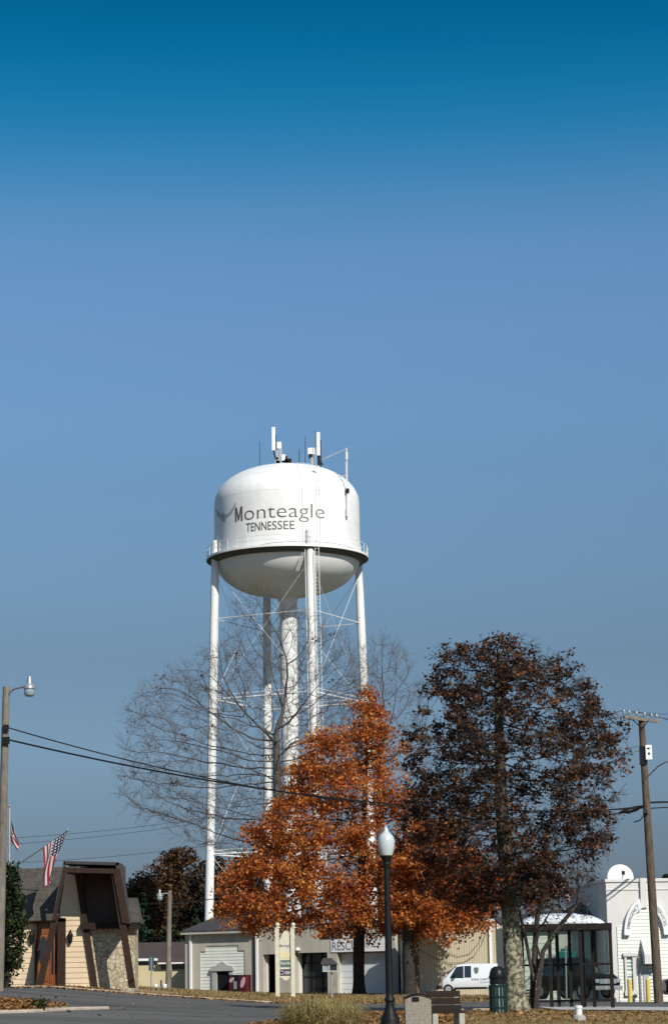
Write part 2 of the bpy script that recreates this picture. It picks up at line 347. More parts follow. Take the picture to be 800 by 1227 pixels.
# ------------------------------------------------------------------ trees
def colonize(roots, A, step, infl, kill, iters=120, jit=.12, trop=(0, 0, 0), rng=RNG, maxn=9000):
    pos = []; par = []
    for poly in roots:                         # each root polyline: list of Vector; first may be attached to parent idx
        prev = -1
        for a, b in zip(poly[:-1], poly[1:]):
            n = max(1, int((b-a).length/step))
            for k in range(n):
                q = a.lerp(b, k/n)
                pos.append(np.array(q)); par.append(prev); prev = len(pos)-1
        pos.append(np.array(poly[-1])); par.append(prev)
    pos = [np.asarray(p, float) for p in pos]
    Pn = np.array(pos); alive = np.ones(len(A), bool); nd = np.full(len(A), 1e9); ni = np.zeros(len(A), int)
    def upd(idx):
        for s0 in range(0, len(idx), 256):
            q = np.array([pos[i] for i in idx[s0:s0+256]]); d = np.linalg.norm(A[:, None, :]-q[None], axis=2)
            j = d.argmin(1); dm = d[np.arange(len(A)), j]; m = dm < nd
            nd[m] = dm[m]; ni[m] = np.array(idx[s0:s0+256])[j[m]]
    upd(list(range(len(pos)))); kids = {}
    for it in range(iters):
        alive &= nd > kill
        act = alive & (nd < infl)
        if not act.any() or len(pos) > maxn: break
        acc = {}
        Ai = np.where(act)[0]
        for a in Ai:
            i = ni[a]; v = A[a]-pos[i]; v = v/(np.linalg.norm(v)+1e-9)
            if i in acc: acc[i] += v
            else: acc[i] = v.copy()
        new = []
        for i, v in acc.items():
            if kids.get(i, 0) >= 4: 
                continue
            v = v/(np.linalg.norm(v)+1e-9)+rng.normal(0, jit, 3)+np.array(trop); v /= np.linalg.norm(v)+1e-9
            pos.append(pos[i]+v*step); par.append(i); kids[i] = kids.get(i, 0)+1; new.append(len(pos)-1)
        if not new: break
        upd(new)
        for a in np.where(alive)[0][:]:
            pass
    return np.array(pos), np.array(par)
def radii(pos, par, r0, p, rmax=None):
    n = len(pos); w = np.zeros(n); ch = [[] for _ in range(n)]
    for i in range(n):
        if par[i] >= 0: ch[par[i]].append(i)
    for i in range(n-1, -1, -1):
        if not ch[i]: w[i] = 1
        if par[i] >= 0: w[par[i]] += w[i]
    if rmax: p = math.log(w.max())/math.log(rmax/r0)
    return r0*w**(1/p), ch
def wood(pos, par, r, ch, lo, hi):
    """tubes for all chains, split into thick (>=lo) and thin meshes"""
    big = MB(); thin = MB(); n = len(pos)
    stack = [(i, None) for i in range(n) if par[i] < 0]
    while stack:
        s0, base = stack.pop(); chain = [] if base is None else [base]; i = s0
        while True:
            chain.append(i)
            if not ch[i]: break
            m = max(ch[i], key=lambda c: r[c])
            for c in ch[i]:
                if c != m: stack.append((c, i))
            i = m
        if len(chain) < 2: continue
        pts = [Vector(pos[c]) for c in chain]; rr = [r[c] for c in chain]
        if base is not None: rr[0] = min(rr[0], rr[1]*1.15)
        # split at radius threshold
        k = next((j for j in range(len(rr)) if rr[j] < lo), len(rr))
        if k >= 2: big.tube(pts[:k+1] if k < len(rr) else pts, rr[:k+1] if k < len(rr) else rr, 8 if rr[0] > .1 else 6, False)
        s = max(0, k-1) if k >= 2 else 0
        if s < len(pts)-1: thin.tube(pts[s:], rr[s:], 4 if rr[s] > .02 else 3, False)
    return big, thin
def twigs(pos, par, r, ch, rmax, num, L, rad, mb, rng, droop=0.0, up=.25, sub=2, wob=.22, spread=.7):
    ends = []
    for i in range(len(pos)):
        if r[i] > rmax: continue
        d0 = pos[i]-pos[par[i]] if par[i] >= 0 else np.array((0, 0, 1.)); d0 = d0/(np.linalg.norm(d0)+1e-9)
        k = num if not ch[i] else int(num*.5+rng.random())
        for _ in range(k):
            v = d0*spread+rng.normal(0, .6, 3); v[2] += up; v /= np.linalg.norm(v)
            l = L*rng.uniform(.5, 1.2); p0 = pos[i]; pts = [p0]
            for s in range(3):
                v = v+rng.normal(0, wob, 3); v[2] -= droop; v /= np.linalg.norm(v); pts.append(pts[-1]+v*l/3)
            mb.tube(pts, [rad, rad*.8, rad*.6, rad*.35], 3, False); ends.append((pts[-1], v)); ends.append((pts[2], v))
            for _ in range(sub):
                q = pts[rng.integers(1, 3)]; w = v+rng.normal(0, .6, 3); w /= np.linalg.norm(w); e = q+w*l*rng.uniform(.25, .55)
                mb.tube([q, (q+e)/2+rng.normal(0, .02, 3), e], [rad*.7, rad*.55, rad*.3], 3, False); ends.append((e, w))
    return ends
def leaves(C0, size, rng, up=.35, lobes=False):
    """separate small bent leaves around the points C0"""
    n = len(C0); C0 = np.asarray(C0)
    nrm = rng.normal(0, 1, (n, 3)); nrm[:, 2] = np.abs(nrm[:, 2])+up; nrm /= np.linalg.norm(nrm, axis=1)[:, None]
    t = rng.normal(0, 1, (n, 3)); t -= nrm*(t*nrm).sum(1)[:, None]; t /= np.linalg.norm(t, axis=1)[:, None]
    b = np.cross(nrm, t); s = size*rng.uniform(.5, 1.4, n)[:, None]
    curl = rng.uniform(-.1, .45, n)[:, None]
    if lobes:                                  # five-pointed leaf: a fan of quads about the stalk
        ang = np.array([-2.5, -1.75, -1.15, -.62, 0, .62, 1.15, 1.75, 2.5]); rad = np.array([.35, .75, .42, .9, 1.05, .9, .42, .75, .35])
        a = np.array([0., 0.]); V = [C0-t*s*.35]
        for g, q in zip(ang, rad): V.append(C0+(t*math.cos(g)+b*math.sin(g))*s*q*.75-nrm*s*curl*q*q*.6)
        V = np.stack(V, 1).reshape(-1, 3); base = np.arange(n)[:, None]*10
        Fc = np.concatenate([base+np.array([0, i, i+1, i+2]) for i in (1, 3, 5, 7)], 0); return V, Fc
    V = np.stack([C0-t*s*.6, C0+b*s*.38-nrm*s*curl*.5, C0+t*s*.7-nrm*s*curl*.6, C0-b*s*.38-nrm*s*curl*.5], 1).reshape(-1, 3)
    return V, np.arange(4*n).reshape(n, 4)
def env_points(prof, d, n, rng, depth=.8, shell=.0, dshift=0):
    """points in a crown given by its outline: prof = [(py, pxl, pxr)], at distance d"""
    zs = []; 
    rows = [(P((a+b)/2, py, d).z, py, a, b) for py, a, b in prof]; rows.sort()
    z0, z1 = rows[0][0], rows[-1][0]; out = []
    wmax = max((b-a) for _, _, a, b in rows)
    while len(out) < n:
        z = rng.uniform(z0, z1)
        for (za, pa, la, ra), (zb, pb, lb, rb) in zip(rows[:-1], rows[1:]):
            if za <= z <= zb:
                k = (z-za)/(zb-za+1e-9); py = pa+(pb-pa)*k; l = la+(lb-la)*k; rr = ra+(rb-ra)*k; break
        if rng.random() > (rr-l)/wmax: continue
        xl = P(l, py, d).x; xr = P(rr, py, d).x; cx = (xl+xr)/2; rx = (xr-xl)/2; ry = rx*depth
        th = rng.uniform(0, 2*math.pi); rho = rng.uniform(shell, 1)**.5
        out.append((cx+rx*rho*math.cos(th), d*K+dshift+ry*rho*math.sin(th), z))
    return np.array(out)
def lumpy(points, rng, n, scale, thr, flat=1.0):
    """keep points where a random lump field is high: gives gaps between clumps"""
    lo, hi = points.min(0), points.max(0); c = rng.uniform(lo, hi, (n, 3)); r = rng.uniform(.5, 1.1, n)*scale
    d = (np.linalg.norm((points[:, None]-c[None])*np.array((1, 1, flat)), axis=2)/r[None]).min(1); return points[d < thr]
def tree(name, label, cat, trunk, A, step, infl, kill, r0, p, rmax, bark, barktwig, leafmat=None, nleaf=0, lsize=.1, lrad=.3, tw=(.03, 2, .5, .006), lo=.05,
         group=None, trop=(0, 0, 0), seed=1, jit=.12, droop=0, up=.25, lobes=False, leaf_keep=None, extra=None, leaf_r=.05, flare=1.0, clump=8, wob=.22, spread=.7, taper=0, mat2=None, pick2=None):
    rng = np.random.default_rng(seed); roots = trunk if isinstance(trunk[0], list) else [trunk]
    pos, par = colonize(roots, A, step, infl, kill, jit=jit, trop=trop, rng=rng)
    r, ch = radii(pos, par, r0, p, rmax)
    if taper:
        z0_, z1_ = roots[0][0].z, roots[0][-1].z; nt_ = sum(max(1, int((b-a).length/step)) for a, b in zip(roots[0][:-1], roots[0][1:]))+1
        for i in range(nt_): r[i] = min(r[i], rmax*max(.12, 1-taper*(pos[i][2]-z0_)/(z1_-z0_)))
        for i in range(nt_, len(pos)): r[i] = min(r[i], r[par[i]]*.97)
    if flare > 1:
        zb = roots[0][0].z
        for i in range(len(pos)):
            h = pos[i][2]-zb
            if h < 1.2 and r[i] > rmax*.5: r[i] *= 1+(flare-1)*max(0, 1-h/1.2)**2
    t = thing(name, label, cat, tuple(roots[0][0]), group)
    big, thin = wood(pos, par, r, ch, lo, 0)
    ends = twigs(pos, par, r, ch, tw[0], tw[1], tw[2], tw[3], thin, rng, droop, up, 2, wob, spread)
    big.build('trunk', bark, t, smooth=True); thin.build('branches', barktwig, t)
    if leafmat:
        src = [e for e, _ in ends]+[pos[i] for i in range(len(pos)) if r[i] < leaf_r]
        src = np.array(src)
        if leaf_keep is not None: src = src[leaf_keep(src, rng)]
        nc_ = max(1, nleaf//clump); ic = rng.integers(0, len(src), nc_); idx = ic[rng.integers(0, nc_, nleaf)]; c = src[idx]+rng.normal(0, lrad, (nleaf, 3))*np.array((1, 1, .75))
        if extra is not None: c = np.concatenate([c, extra])
        m2 = pick2(c, rng) if mat2 else np.zeros(len(c), bool)
        V, Fc = leaves(c[~m2], lsize, rng, lobes=lobes); np_mesh('crown', V, Fc, leafmat, t)
        if mat2: V, Fc = leaves(c[m2], lsize, rng, lobes=lobes); np_mesh('crown', V, Fc, mat2, t)['label'] = 'rust red leaves low on the left side'
    print(name, 'nodes', len(pos), 'ends', len(ends)); return t
def blob_tree(name, label, cat, x, y, h, w, leafmat, n, ls, seed, group=None, conical=False, z0f=.12, zoff=0, depth=1, bark=None):
    """a farther tree: trunk, limbs and a crown of many leaf clumps"""
    rng = np.random.default_rng(seed); z = H(x, y)+zoff; t = thing(name, label, cat, (x, y, z), group)
    mb = MB(); mb.tube([(x, y, z-.3), (x+.1, y, z+h*.3), (x, y, z+h*.9)], [w*.035+.05, w*.025+.04, .03], 7)
    cl = []
    nc = int(75 if not conical else 90)
    for k in range(nc):
        if conical:
            f = rng.random()**1.4; rr = w/2*(1-f)*rng.uniform(.55, 1); a = rng.uniform(0, 2*math.pi); c = np.array((x+rr*math.cos(a), y+rr*math.sin(a), z+h*(z0f+(1-z0f)*f))); cr = w*.16*(1.1-f)
        else:
            f = rng.random(); prof = math.sin(math.pi*min(1, .12+.88*f)**.75)**.6
            rr = w/2*prof*rng.random()**.5*.85; a = rng.uniform(0, 2*math.pi); c = np.array((x+rr*math.cos(a), y+depth*rr*math.sin(a), z+h*(z0f+(1-z0f)*f*.97))); cr = w*rng.uniform(.10, .20)
            b = np.array((x, y, z+h*(z0f+.5*f*(1-z0f)))); mb.tube([b, (b+c)/2+(0, 0, -.1), c], [w*.009+.01, w*.006+.01, .01], 4, False)
        m = int(n/nc); q = rng.normal(0, 1, (m, 3)); q /= np.linalg.norm(q, axis=1)[:, None]; q *= (rng.random(m)**.33)[:, None]*cr*np.array((1, 1, .7)); cl.append(q+c)
    mb.build('trunk', bark or M['bark_dark'], t); V, Fc = leaves(np.concatenate(cl), ls, rng); np_mesh('crown', V, Fc, leafmat, t); return t
# ------------------------------------------------------------------ lettering
def text_tris(body, bold=0.0):
    cu = bpy.data.curves.new('t', 'FONT'); cu.body = body; cu.size = 1; cu.offset = bold; cu.resolution_u = 4
    o = bpy.data.objects.new('t', cu); COL.objects.link(o); dg = bpy.context.evaluated_depsgraph_get(); e = o.evaluated_get(dg); me = e.to_mesh()
    vs = [tuple(v.co) for v in me.vertices]; fs = [tuple(p.vertices) for p in me.polygons]; e.to_mesh_clear(); bpy.data.objects.remove(o); bpy.data.curves.remove(cu)
    xs = [v[0] for v in vs]; ys = [v[1] for v in vs]; return vs, fs, min(xs), max(xs), min(ys), max(ys)
def text_on(mb, body, fn, u0, u1, z0, cap, bold=0.0):
    """lettering stretched from u0 to u1, baseline z0, capital height cap, mapped by fn(u, z)"""
    vs, fs, a, b, c, d = text_tris(body, bold); k = (u1-u0)/(b-a); capu = .70
    return mb.add([fn(u0+(v[0]-a)*k, z0+v[1]*cap/capu) for v in vs], fs)
# ------------------------------------------------------------------ vehicles
def ring(w0, w1, w2, zb, zs, zr):
    h = [(0, zb), (w0*.9, zb), (w0, zb+.18), (w1, zs), (w2, zr-.10), (w2-.18, zr), (0, zr+.02)]
    return h+[(-a, b) for a, b in reversed(h[1:-1])]
def vehicle(name, label, cat, loc, rot, st, mats, glassq, wheels, wr, ww, group=None):
    """st: stations (x, w_bottom, w_belt, w_roof, z_bottom, z_belt, z_roof)"""
    t = thing(name, label, cat, loc, group); MM = Matrix.Translation(Vector(loc)) @ Matrix.Rotation(rot, 4, 'Z')
    mb = MB(); n = 0; rings = []
    for s in st:
        rg = ring(*s[1:4], *s[4:]); n = len(rg); rings.append([MM @ Vector((s[0], a, b)) for a, b in rg])
    vs = [p for r_ in rings for p in r_]; fs = []
    for i in range(len(rings)-1):
        for j in range(n): fs.append((i*n+j, i*n+(j+1) % n, (i+1)*n+(j+1) % n, (i+1)*n+j))
    fs += [tuple(range(n)), tuple((len(rings)-1)*n+j for j in range(n-1, -1, -1))]
    mb.add(vs, fs); body = mb.build('body', mats[0], t, smooth=True, auto=32, bevel=.03)
    def side(x, f, sg):                       # point on the flank: f 0 belt .. 1 roof edge
        for a, b in zip(st[:-1], st[1:]):
            if a[0] <= x <= b[0]:
                k = (x-a[0])/(b[0]-a[0]+1e-9); q = [a[i]+(b[i]-a[i])*k for i in range(7)]; break
        w = q[2]+(q[3]-q[2])*f; z = q[5]+(q[6]-.10-q[5])*f; return Vector((x, sg*(w+.012), z))
    for (x0, x1, f0, f1, x2, x3) in glassq:   # side windows: bottom x0..x1, top x2..x3
        for sg in (1, -1):
            g = MB(); a, b, c, d = side(x0, f0, sg), side(x1, f0, sg), side(x3, f1, sg), side(x2, f1, sg)
            q = [MM @ v for v in (a, b, c, d)]; off = (MM.to_3x3() @ Vector((0, -sg*.03, 0))); g.prism(q, off); g.build('window', M['glass'], t)
    for wx in wheels:
        for sg in (1, -1):
            w = MB(); c = MM @ Vector((wx, sg*(st[1][1]-ww*.35), wr)); ax = (MM.to_3x3() @ Vector((0, 1, 0)))*(ww/2)
            w.tube([c-ax, c-ax*.8, c+ax*.8, c+ax], [wr*.9, wr, wr, wr*.9], 20); wo = w.build('wheel', M['tyre'], t)
            w = MB(); w.tube([c-ax*1.04, c+ax*1.04], wr*.6, 14); w.build('rim', M['galv'], wo)
    return t, MM, side
# ------------------------------------------------------------------ ground, road, kerbs
def interp(tab, x): return K*interp0(tab, x)
def interp0(tab, x):
    if x <= tab[0][0]: return tab[0][1]
    for (a, b), (c, d) in zip(tab[:-1], tab[1:]):
        if a <= x <= c: return b+(d-b)*sm((x-a)/(c-a))
    return tab[-1][1]
FAR = [(-90, 40), (-30, 50), (-17, 54.5), (-11.3, 56), (-6.7, 59), (-2.9, 61.2), (2.5, 62.5), (6, 70), (9, 74.2), (90, 76)]
NEAR = [(-90, 18), (-5, 22), (-3.4, 36), (-1.5, 38.6), (.4, 43.5), (2, 45.2), (5.5, 47.8), (6.6, 53.4), (90, 54)]
far = lambda x: interp(FAR, x); near = lambda x: interp(NEAR, x)
def in_road(x, y): return near(x)-.1 < y < far(x)+.1
def in_pad(x, y): return 6.7 < x < 14 and 46.3*K < y < 53.6*K
ISL = [(-15, 38.2), (-9.6, 38.2), (-8.3, 39.6), (-7.6, 41.3), (-8.6, 42.6), (-11, 43.6), (-15, 44)]
ISL = [(x, y*K) for x, y in ISL]
def in_poly(x, y, pl):
    c = False
    for i in range(len(pl)):
        x1, y1 = pl[i]; x2, y2 = pl[i-1]
        if (y1 > y) != (y2 > y) and x < (x2-x1)*(y-y1)/(y2-y1)+x1: c = not c
    return c
def axis(lo, hi, f0, f1, fine):
    mid = list(np.arange(f0, f1+1e-6, fine)); a = []; s = fine; v = f0
    while v > lo: s *= 1.35; v -= s; a.append(v)
    b = []; s = fine; v = f1
    while v < hi: s *= 1.35; v += s; b.append(v)
    return a[::-1]+mid+b
xs = axis(-2500, 2500, -40, 40, .8); ys = axis(-60, 4500, 0, 200, 1.0)
V = np.array([(x, y, H(x, y)) for y in ys for x in xs]); nx = len(xs)
i, j = np.meshgrid(np.arange(nx-1), np.arange(len(ys)-1)); b = (j*nx+i).ravel()
tag(np_mesh('ground', V, np.stack([b, b+1, b+1+nx, b+nx], 1), M['ground'], smooth=True), 'dry autumn lawn around the street', None, None, 'structure')
def strip(name, x0, x1, nxx, f0, f1, ny, dz, mat):
    Vs = []; 
    for j in range(ny+1):
        for i in range(nxx+1):
            x = x0+(x1-x0)*i/nxx; y = f0(x)+(f1(x)-f0(x))*j/ny; Vs.append((x, y, H(x, y)+dz))
    i, j = np.meshgrid(np.arange(nxx), np.arange(ny)); b = (j*(nxx+1)+i).ravel()
    return np_mesh(name, np.array(Vs), np.stack([b, b+1, b+2+nxx, b+1+nxx], 1), mat, smooth=True)
tag(strip('road', -90, 90, 360, near, far, 40, .02, M['asphalt']), 'worn grey asphalt street', None, None, 'structure')
tag(strip('pavement', 6.7, 14, 30, lambda x: 46.6*K+.4*math.sin(x*1.7), lambda x: 53.6*K, 12, .07, M['pad']), 'pale concrete pad under the shelter', None, None, 'structure')
def sweep(name, pts, w, h, mat, label):
    h *= .75
    mb = MB(); n = len(pts); vs = []
    for k in range(n):
        a = Vector(pts[max(0, k-1)]); c = Vector(pts[min(n-1, k+1)]); d = (c-a).normalized(); nn = Vector((-d.y, d.x)); p = Vector(pts[k]); z = H(p.x, p.y)
        for s_, hh in ((0, -.1), (0, h-.03), (.03, h), (w, h), (w, -.1)):
            q = p+nn*s_; vs.append((q.x, q.y, z+hh))
    fs = [(k*5+j, k*5+5+j, k*5+6+j, k*5+1+j) for k in range(n-1) for j in range(4)]+[tuple(range(5)), tuple((n-1)*5+j for j in range(4, -1, -1))]
    mb.add(vs, fs); return tag(mb.build(name, mat), label, None, None, 'structure')
sweep('kerb', [(x, far(x)) for x in np.arange(-40, -2.7, .7)], .3, .13, M['kerb'], 'long far kerb below the lawns')
sweep('kerb', [(x, near(x)) for x in np.arange(5.4, 2.3, -.25)], .22, .12, M['kerb'], 'short near kerb in front of the bench')
isl = MB(); isl.prism([(x, y, H(x, y)+.11) for x, y in ISL], (0, 0, -.4)); tag(isl.build('traffic_island', M['ground'], bevel=.03), 'leaf covered island in the road', None, None, 'structure')
sweep('kerb', [(x, y*K) for x, y in [(-15, 38.1), (-12, 38.05), (-9.6, 38.1), (-8.2, 39.5), (-7.3, 41.3), (-6.6, 42.2)]], .28, .13, M['kerb'], 'kerb of the leaf covered island')
# painted edge line on the road (worn)
tag(strip('road_line', -24, -4.5, 90, lambda x: K*(50.6+.14*(x+10)), lambda x: K*(50.75+.14*(x+10)), 1, .026, plain('worn_road_paint', (.30, .30, .28), .8, .6, 1.2)), 'worn pale line on the street', None, None, 'structure')
# ------------------------------------------------------------------ grass and fallen leaves
def scatter(n, x0, x1, y0, y1, ok, rng):
    out = []
    while len(out) < n:
        y = y0+(y1-y0)*rng.random(); hw = .155*y; x = rng.uniform(max(x0, -hw), min(x1, hw))
        if ok(x, y): out.append((x, y))
    return out
rg = np.random.default_rng(5)
def lawn_ok(x, y): return not in_road(x, y) and not in_pad(x, y) and not (y > 61.5*K and x < -7.5 and y < 74*K)
pts = scatter(15000, -30, 30, 60*K, 113*K, lawn_ok, rg)+scatter(16000, -6, 13, 37*K, 50*K, lawn_ok, rg)+scatter(2500, -15, -7, 38*K, 44*K, lambda x, y: in_poly(x, y, ISL), rg)
Vg = []; 
for x, y in pts:
    z = H(x, y)+(.1 if in_poly(x, y, ISL) else 0); far_ = y > 88
    for _ in range(2):
        a = rg.uniform(0, 6.28); h = rg.uniform(.05, .13)*(1.25 if far_ else .55); w = .012 if not far_ else .035; l = rg.normal(0, .05, 2); dx, dy = w*math.cos(a), w*math.sin(a)
        Vg += [(x-dx, y-dy, z-.01), (x+dx, y+dy, z-.01), (x+l[0]+dx*.2, y+l[1], z+h), (x+l[0]-dx*.2, y+l[1], z+h)]
tag(np_mesh('grass', np.array(Vg), np.arange(len(Vg)).reshape(-1, 4), M['grass']), 'short dry grass of the lawns', 'grass', None, 'stuff')
lp = scatter(9000, -30, 30, 60*K, 112*K, lambda x, y: lawn_ok(x, y) and rg.random() < .35+.65*max(0, 1-abs(x-3)/14), rg)+scatter(5200, -16, -6, 55.5*K, 62*K, lambda x, y: y > far(x)+.1, rg)+scatter(5200, -15, -7, 38*K, 44*K, lambda x, y: in_poly(x, y, ISL), rg)
lp += scatter(2800, -6, 3, 37*K, 47*K, lawn_ok, rg)+scatter(1100, 3, 13, 38*K, 50*K, lawn_ok, rg)+scatter(150, -14, 10, 38*K, 76*K, lambda x, y: in_road(x, y) and rg.random() < .25, rg)+scatter(1200, -14, -2, 55*K, 61*K, lambda x, y: far(x)-.7 < y < far(x), rg)
C0 = np.array([(x, y, H(x, y)+.04+(.10 if in_poly(x, y, ISL) else 0)+.03*rg.random()) for x, y in lp])
Vl, Fl = leaves(C0, .11, rg, up=2.0); tag(np_mesh('fallen_leaves', Vl, Fl, M['litter']), 'orange brown fallen leaves on the ground', 'leaves', None, 'stuff')
# ------------------------------------------------------------------ water tower
TD = 256.0; tx, ty = -5.26, TD
def on_tank(u, z, r=8.1): a = u/8.1; return Vector((tx+r*math.sin(a), ty-r*math.cos(a), z))
def pxu(px): return math.asin(max(-1, min(1, (px-344)/87)))*8.1
tw = thing('water_tower', 'tall white water tower on four legs lettered Monteagle Tennessee', 'water tower', (tx, ty, H(tx, ty)))
ZB, ZS, RT = 47.2, 53.3, 8.1
prof = [(.97, 41.4), (1.0, 42.4), (1.15, 42.75), (1.7, 42.98)]
for k in range(1, 15):
    a = math.pi/2*(1-k/14)*.83; prof.append((RT*math.cos(a)**.78 if a > 0 else RT, ZB-4.2*math.sin(a)**1.05))
prof += [(RT, 48.5), (RT, 50.2), (RT, 52), (RT, ZS)]
for k in range(1, 17):
    a = math.pi/2*k/16; prof.append((max(.02, RT*math.cos(a)**.86), ZS+4.38*math.sin(a)))
mb = MB(); mb.lathe((tx, ty, 0), prof, 96); tank = mb.build('tank', M['tank_white'], tw, smooth=True)
mb = MB(); mb.lathe((tx, ty, 0), [(RT-.02, 47.25), (9.0, 47.25), (9.02, 47.22), (9.02, 47.0), (8.97, 46.98)], 96)
balc = mb.build('balcony', M['tank_white'], tw); mb = MB(); mb.lathe((tx, ty, 0), [(8.96, 47.0), (8.9, 46.93), (8.62, 46.75), (8.4, 46.6), (RT-.2, 46.55)], 96); mb.build('girder', M['girder_dark'], balc)
mb = MB()
for zz, rr in ((48.3, .032), (47.8, .026)):
    mb.tube([(tx+8.94*math.cos(2*math.pi*k/72), ty+8.94*math.sin(2*math.pi*k/72), zz) for k in range(73)], rr, 5)
for k in range(40):
    a = 2*math.pi*k/40; mb.tube([(tx+8.94*math.cos(a), ty+8.94*math.sin(a), 47.2), (tx+8.94*math.cos(a), ty+8.94*math.sin(a), 48.3)], .025, 5)
mb.build('railing', M['white_paint'], balc)
legs = []
for k in range(4):
    a = math.radians(198+90*k); top = Vector((tx+8.25*math.cos(a), ty+8.25*math.sin(a), 48.9)); bot = Vector((tx+9.5*math.cos(a), ty+9.5*math.sin(a), 0))
    legs.append((top, bot)); mb = MB(); n = 10; pp = [bot.lerp(top, i/n) for i in range(n+1)]
    mb.tube(pp, [.475]*8+[.47, .44, .38], 20); lo = mb.build('leg', M['peel'], tw, smooth=True, auto=40)
    mb = MB(); mb.box(bot+Vector((-.9, -.9, -.3)), bot+Vector((.9, .9, .35))); mb.build('footing', M['concrete'], lo)
mb = MB(); mb.tube([(tx, ty, -.2), (tx, ty, 20), (tx, ty, 41.7)], [.96, .95, .95], 32); mb.build('riser', M['peel'], tw, smooth=True, auto=40)
def lg(k, z): t_, b_ = legs[k % 4]; return b_.lerp(t_, z/48.9)
for k in range(4):
    for z in (14.6, 31.3):
        mb = MB(); mb.tube([lg(k, z), lg(k+1, z)], .10, 8); mb.tube([lg(k, z+.45), lg(k+1, z+.45)], .05, 5); mb.build('strut', M['white_paint'], tw)
    mb = MB(); mb.tube([lg(k, 40.2), lg(k+1, 40.2)], .05, 5); mb.build('strut', M['white_paint'], tw)
    for z0, z1 in ((.6, 14.6), (14.6, 31.3), (31.3, 45.6)):
        mb = MB(); mb.tube([lg(k, z0), lg(k+1, z1)], .022, 5); mb.tube([lg(k+1, z0), lg(k, z1)], .022, 5); mb.build('brace_rod', M['white_paint'], tw)
# ladder on the leg nearest the camera, then up the tank
mb = MB(); off = Vector((.78, -.35, 0))
for s in (-.2, .2): mb.tube([lg(1, 2)+off+Vector((s, 0, 0)), lg(1, 47.4)+off+Vector((s, 0, 0))], .035, 5)
for k in range(115):
    p = lg(1, 2+k*.4)+off; mb.tube([p-Vector((.2, 0, 0)), p+Vector((.2, 0, 0))], .018, 4)
for k in range(20):
    p = lg(1, 4+k*2.2); mb.tube([p, p+off], .025, 4)
mb.tube([lg(1, 1)+Vector((.45, -.5, 0)), lg(1, 46.5)+Vector((.45, -.5, 0))], .05, 6); mb.tube([lg(1, 1)+Vector((-.5, -.42, 0)), lg(1, 47.4)+Vector((-.5, -.42, 0))], .04, 6)
mb.build('ladder', M['white_paint'], tw)
def tprof(z):                             # outer radius of the tank at height z
    for (r0, z0), (r1, z1) in zip(prof[:-1], prof[1:]):
        if z0 <= z <= z1 and z > 47.1: return r0+(r1-r0)*(z-z0)/(z1-z0+1e-9)
    return RT
mb = MB(); ang = math.asin(38/87)
for s in (-.024, .024):
    mb.tube([(tx+(tprof(z)+.16)*math.sin(ang+s), ty-(tprof(z)+.16)*math.cos(ang+s), z+.06) for z in np.linspace(47.3, 57.4, 40)], .022, 5)
for z in np.arange(47.6, 57, .45):
    mb.tube([(tx+(tprof(z)+.16)*math.sin(ang+s), ty-(tprof(z)+.16)*math.cos(ang+s), z+.06) for s in (-.024, .024)], .014, 4)
mb.box((tx+3.25, ty-6.9, 56.1), (tx+3.75, ty-6.5, 56.22)); mb.build('ladder', M['white_paint'], tank)
mb = MB(); a2 = pxu(364)/8.1; mb.tube([(tx+(tprof(z)+.05)*math.sin(a2), ty-(tprof(z)+.05)*math.cos(a2), z) for z in np.linspace(47.3, 57.5, 40)], .03, 5); mb.build('conduit', M['white_paint'], tank)
a3 = math.asin(70/87); mb = MB(); g = lambda r, z: (tx+r*math.sin(a3), ty-r*math.cos(a3), z)
mb.tube([(tx+3.5, ty-1.2, 57.2), (tx+3.8, ty-1.6, 58.0), g(8.4, 58.5)], .05, 6); mb.tube([g(8.4, 58.6), g(8.4, 51.2)], .06, 6); mb.tube([g(8.25, 57.0), g(8.25, 51.4)], .03, 5)
for z in (52, 53.6, 55.5): mb.tube([g(tprof(z)-.02, z), g(8.45, z)], .05, 5)
mb.tube([g(8.4, 51.8), g(8.4, 50.9)], .17, 10); mb.tube([g(8.4, 58.1), g(8.4, 57.3)], .13, 8); mb.build('gauge_pipe', M['white_paint'], tank)
mb = MB(); mb.tube([g(8.43, 54.0), g(8.43, 53.5)], .2, 8); mb.build('gauge_weight', M['dark_iron'], tank)
# bowl rods under the balcony
mb = MB()
for s in (-.12, .12):
    mb.tube([(tx+1.9+s, ty-8.3, 46.4), (tx+1.2+s, ty-7.4, 44.5), (tx+.2+s, ty-5.2, 42.8), (tx-1.2+s, ty-1.2, 40.9)], .045, 5)
for k in range(9):
    q = Vector((tx+1.85-.09*k, ty-8.25+.12*k, 46.2-.2*k)); mb.tube([q-Vector((.12, 0, 0)), q+Vector((.12, 0, 0))], .02, 4)
mb.build('bowl_ladder', M['white_paint'], tank)
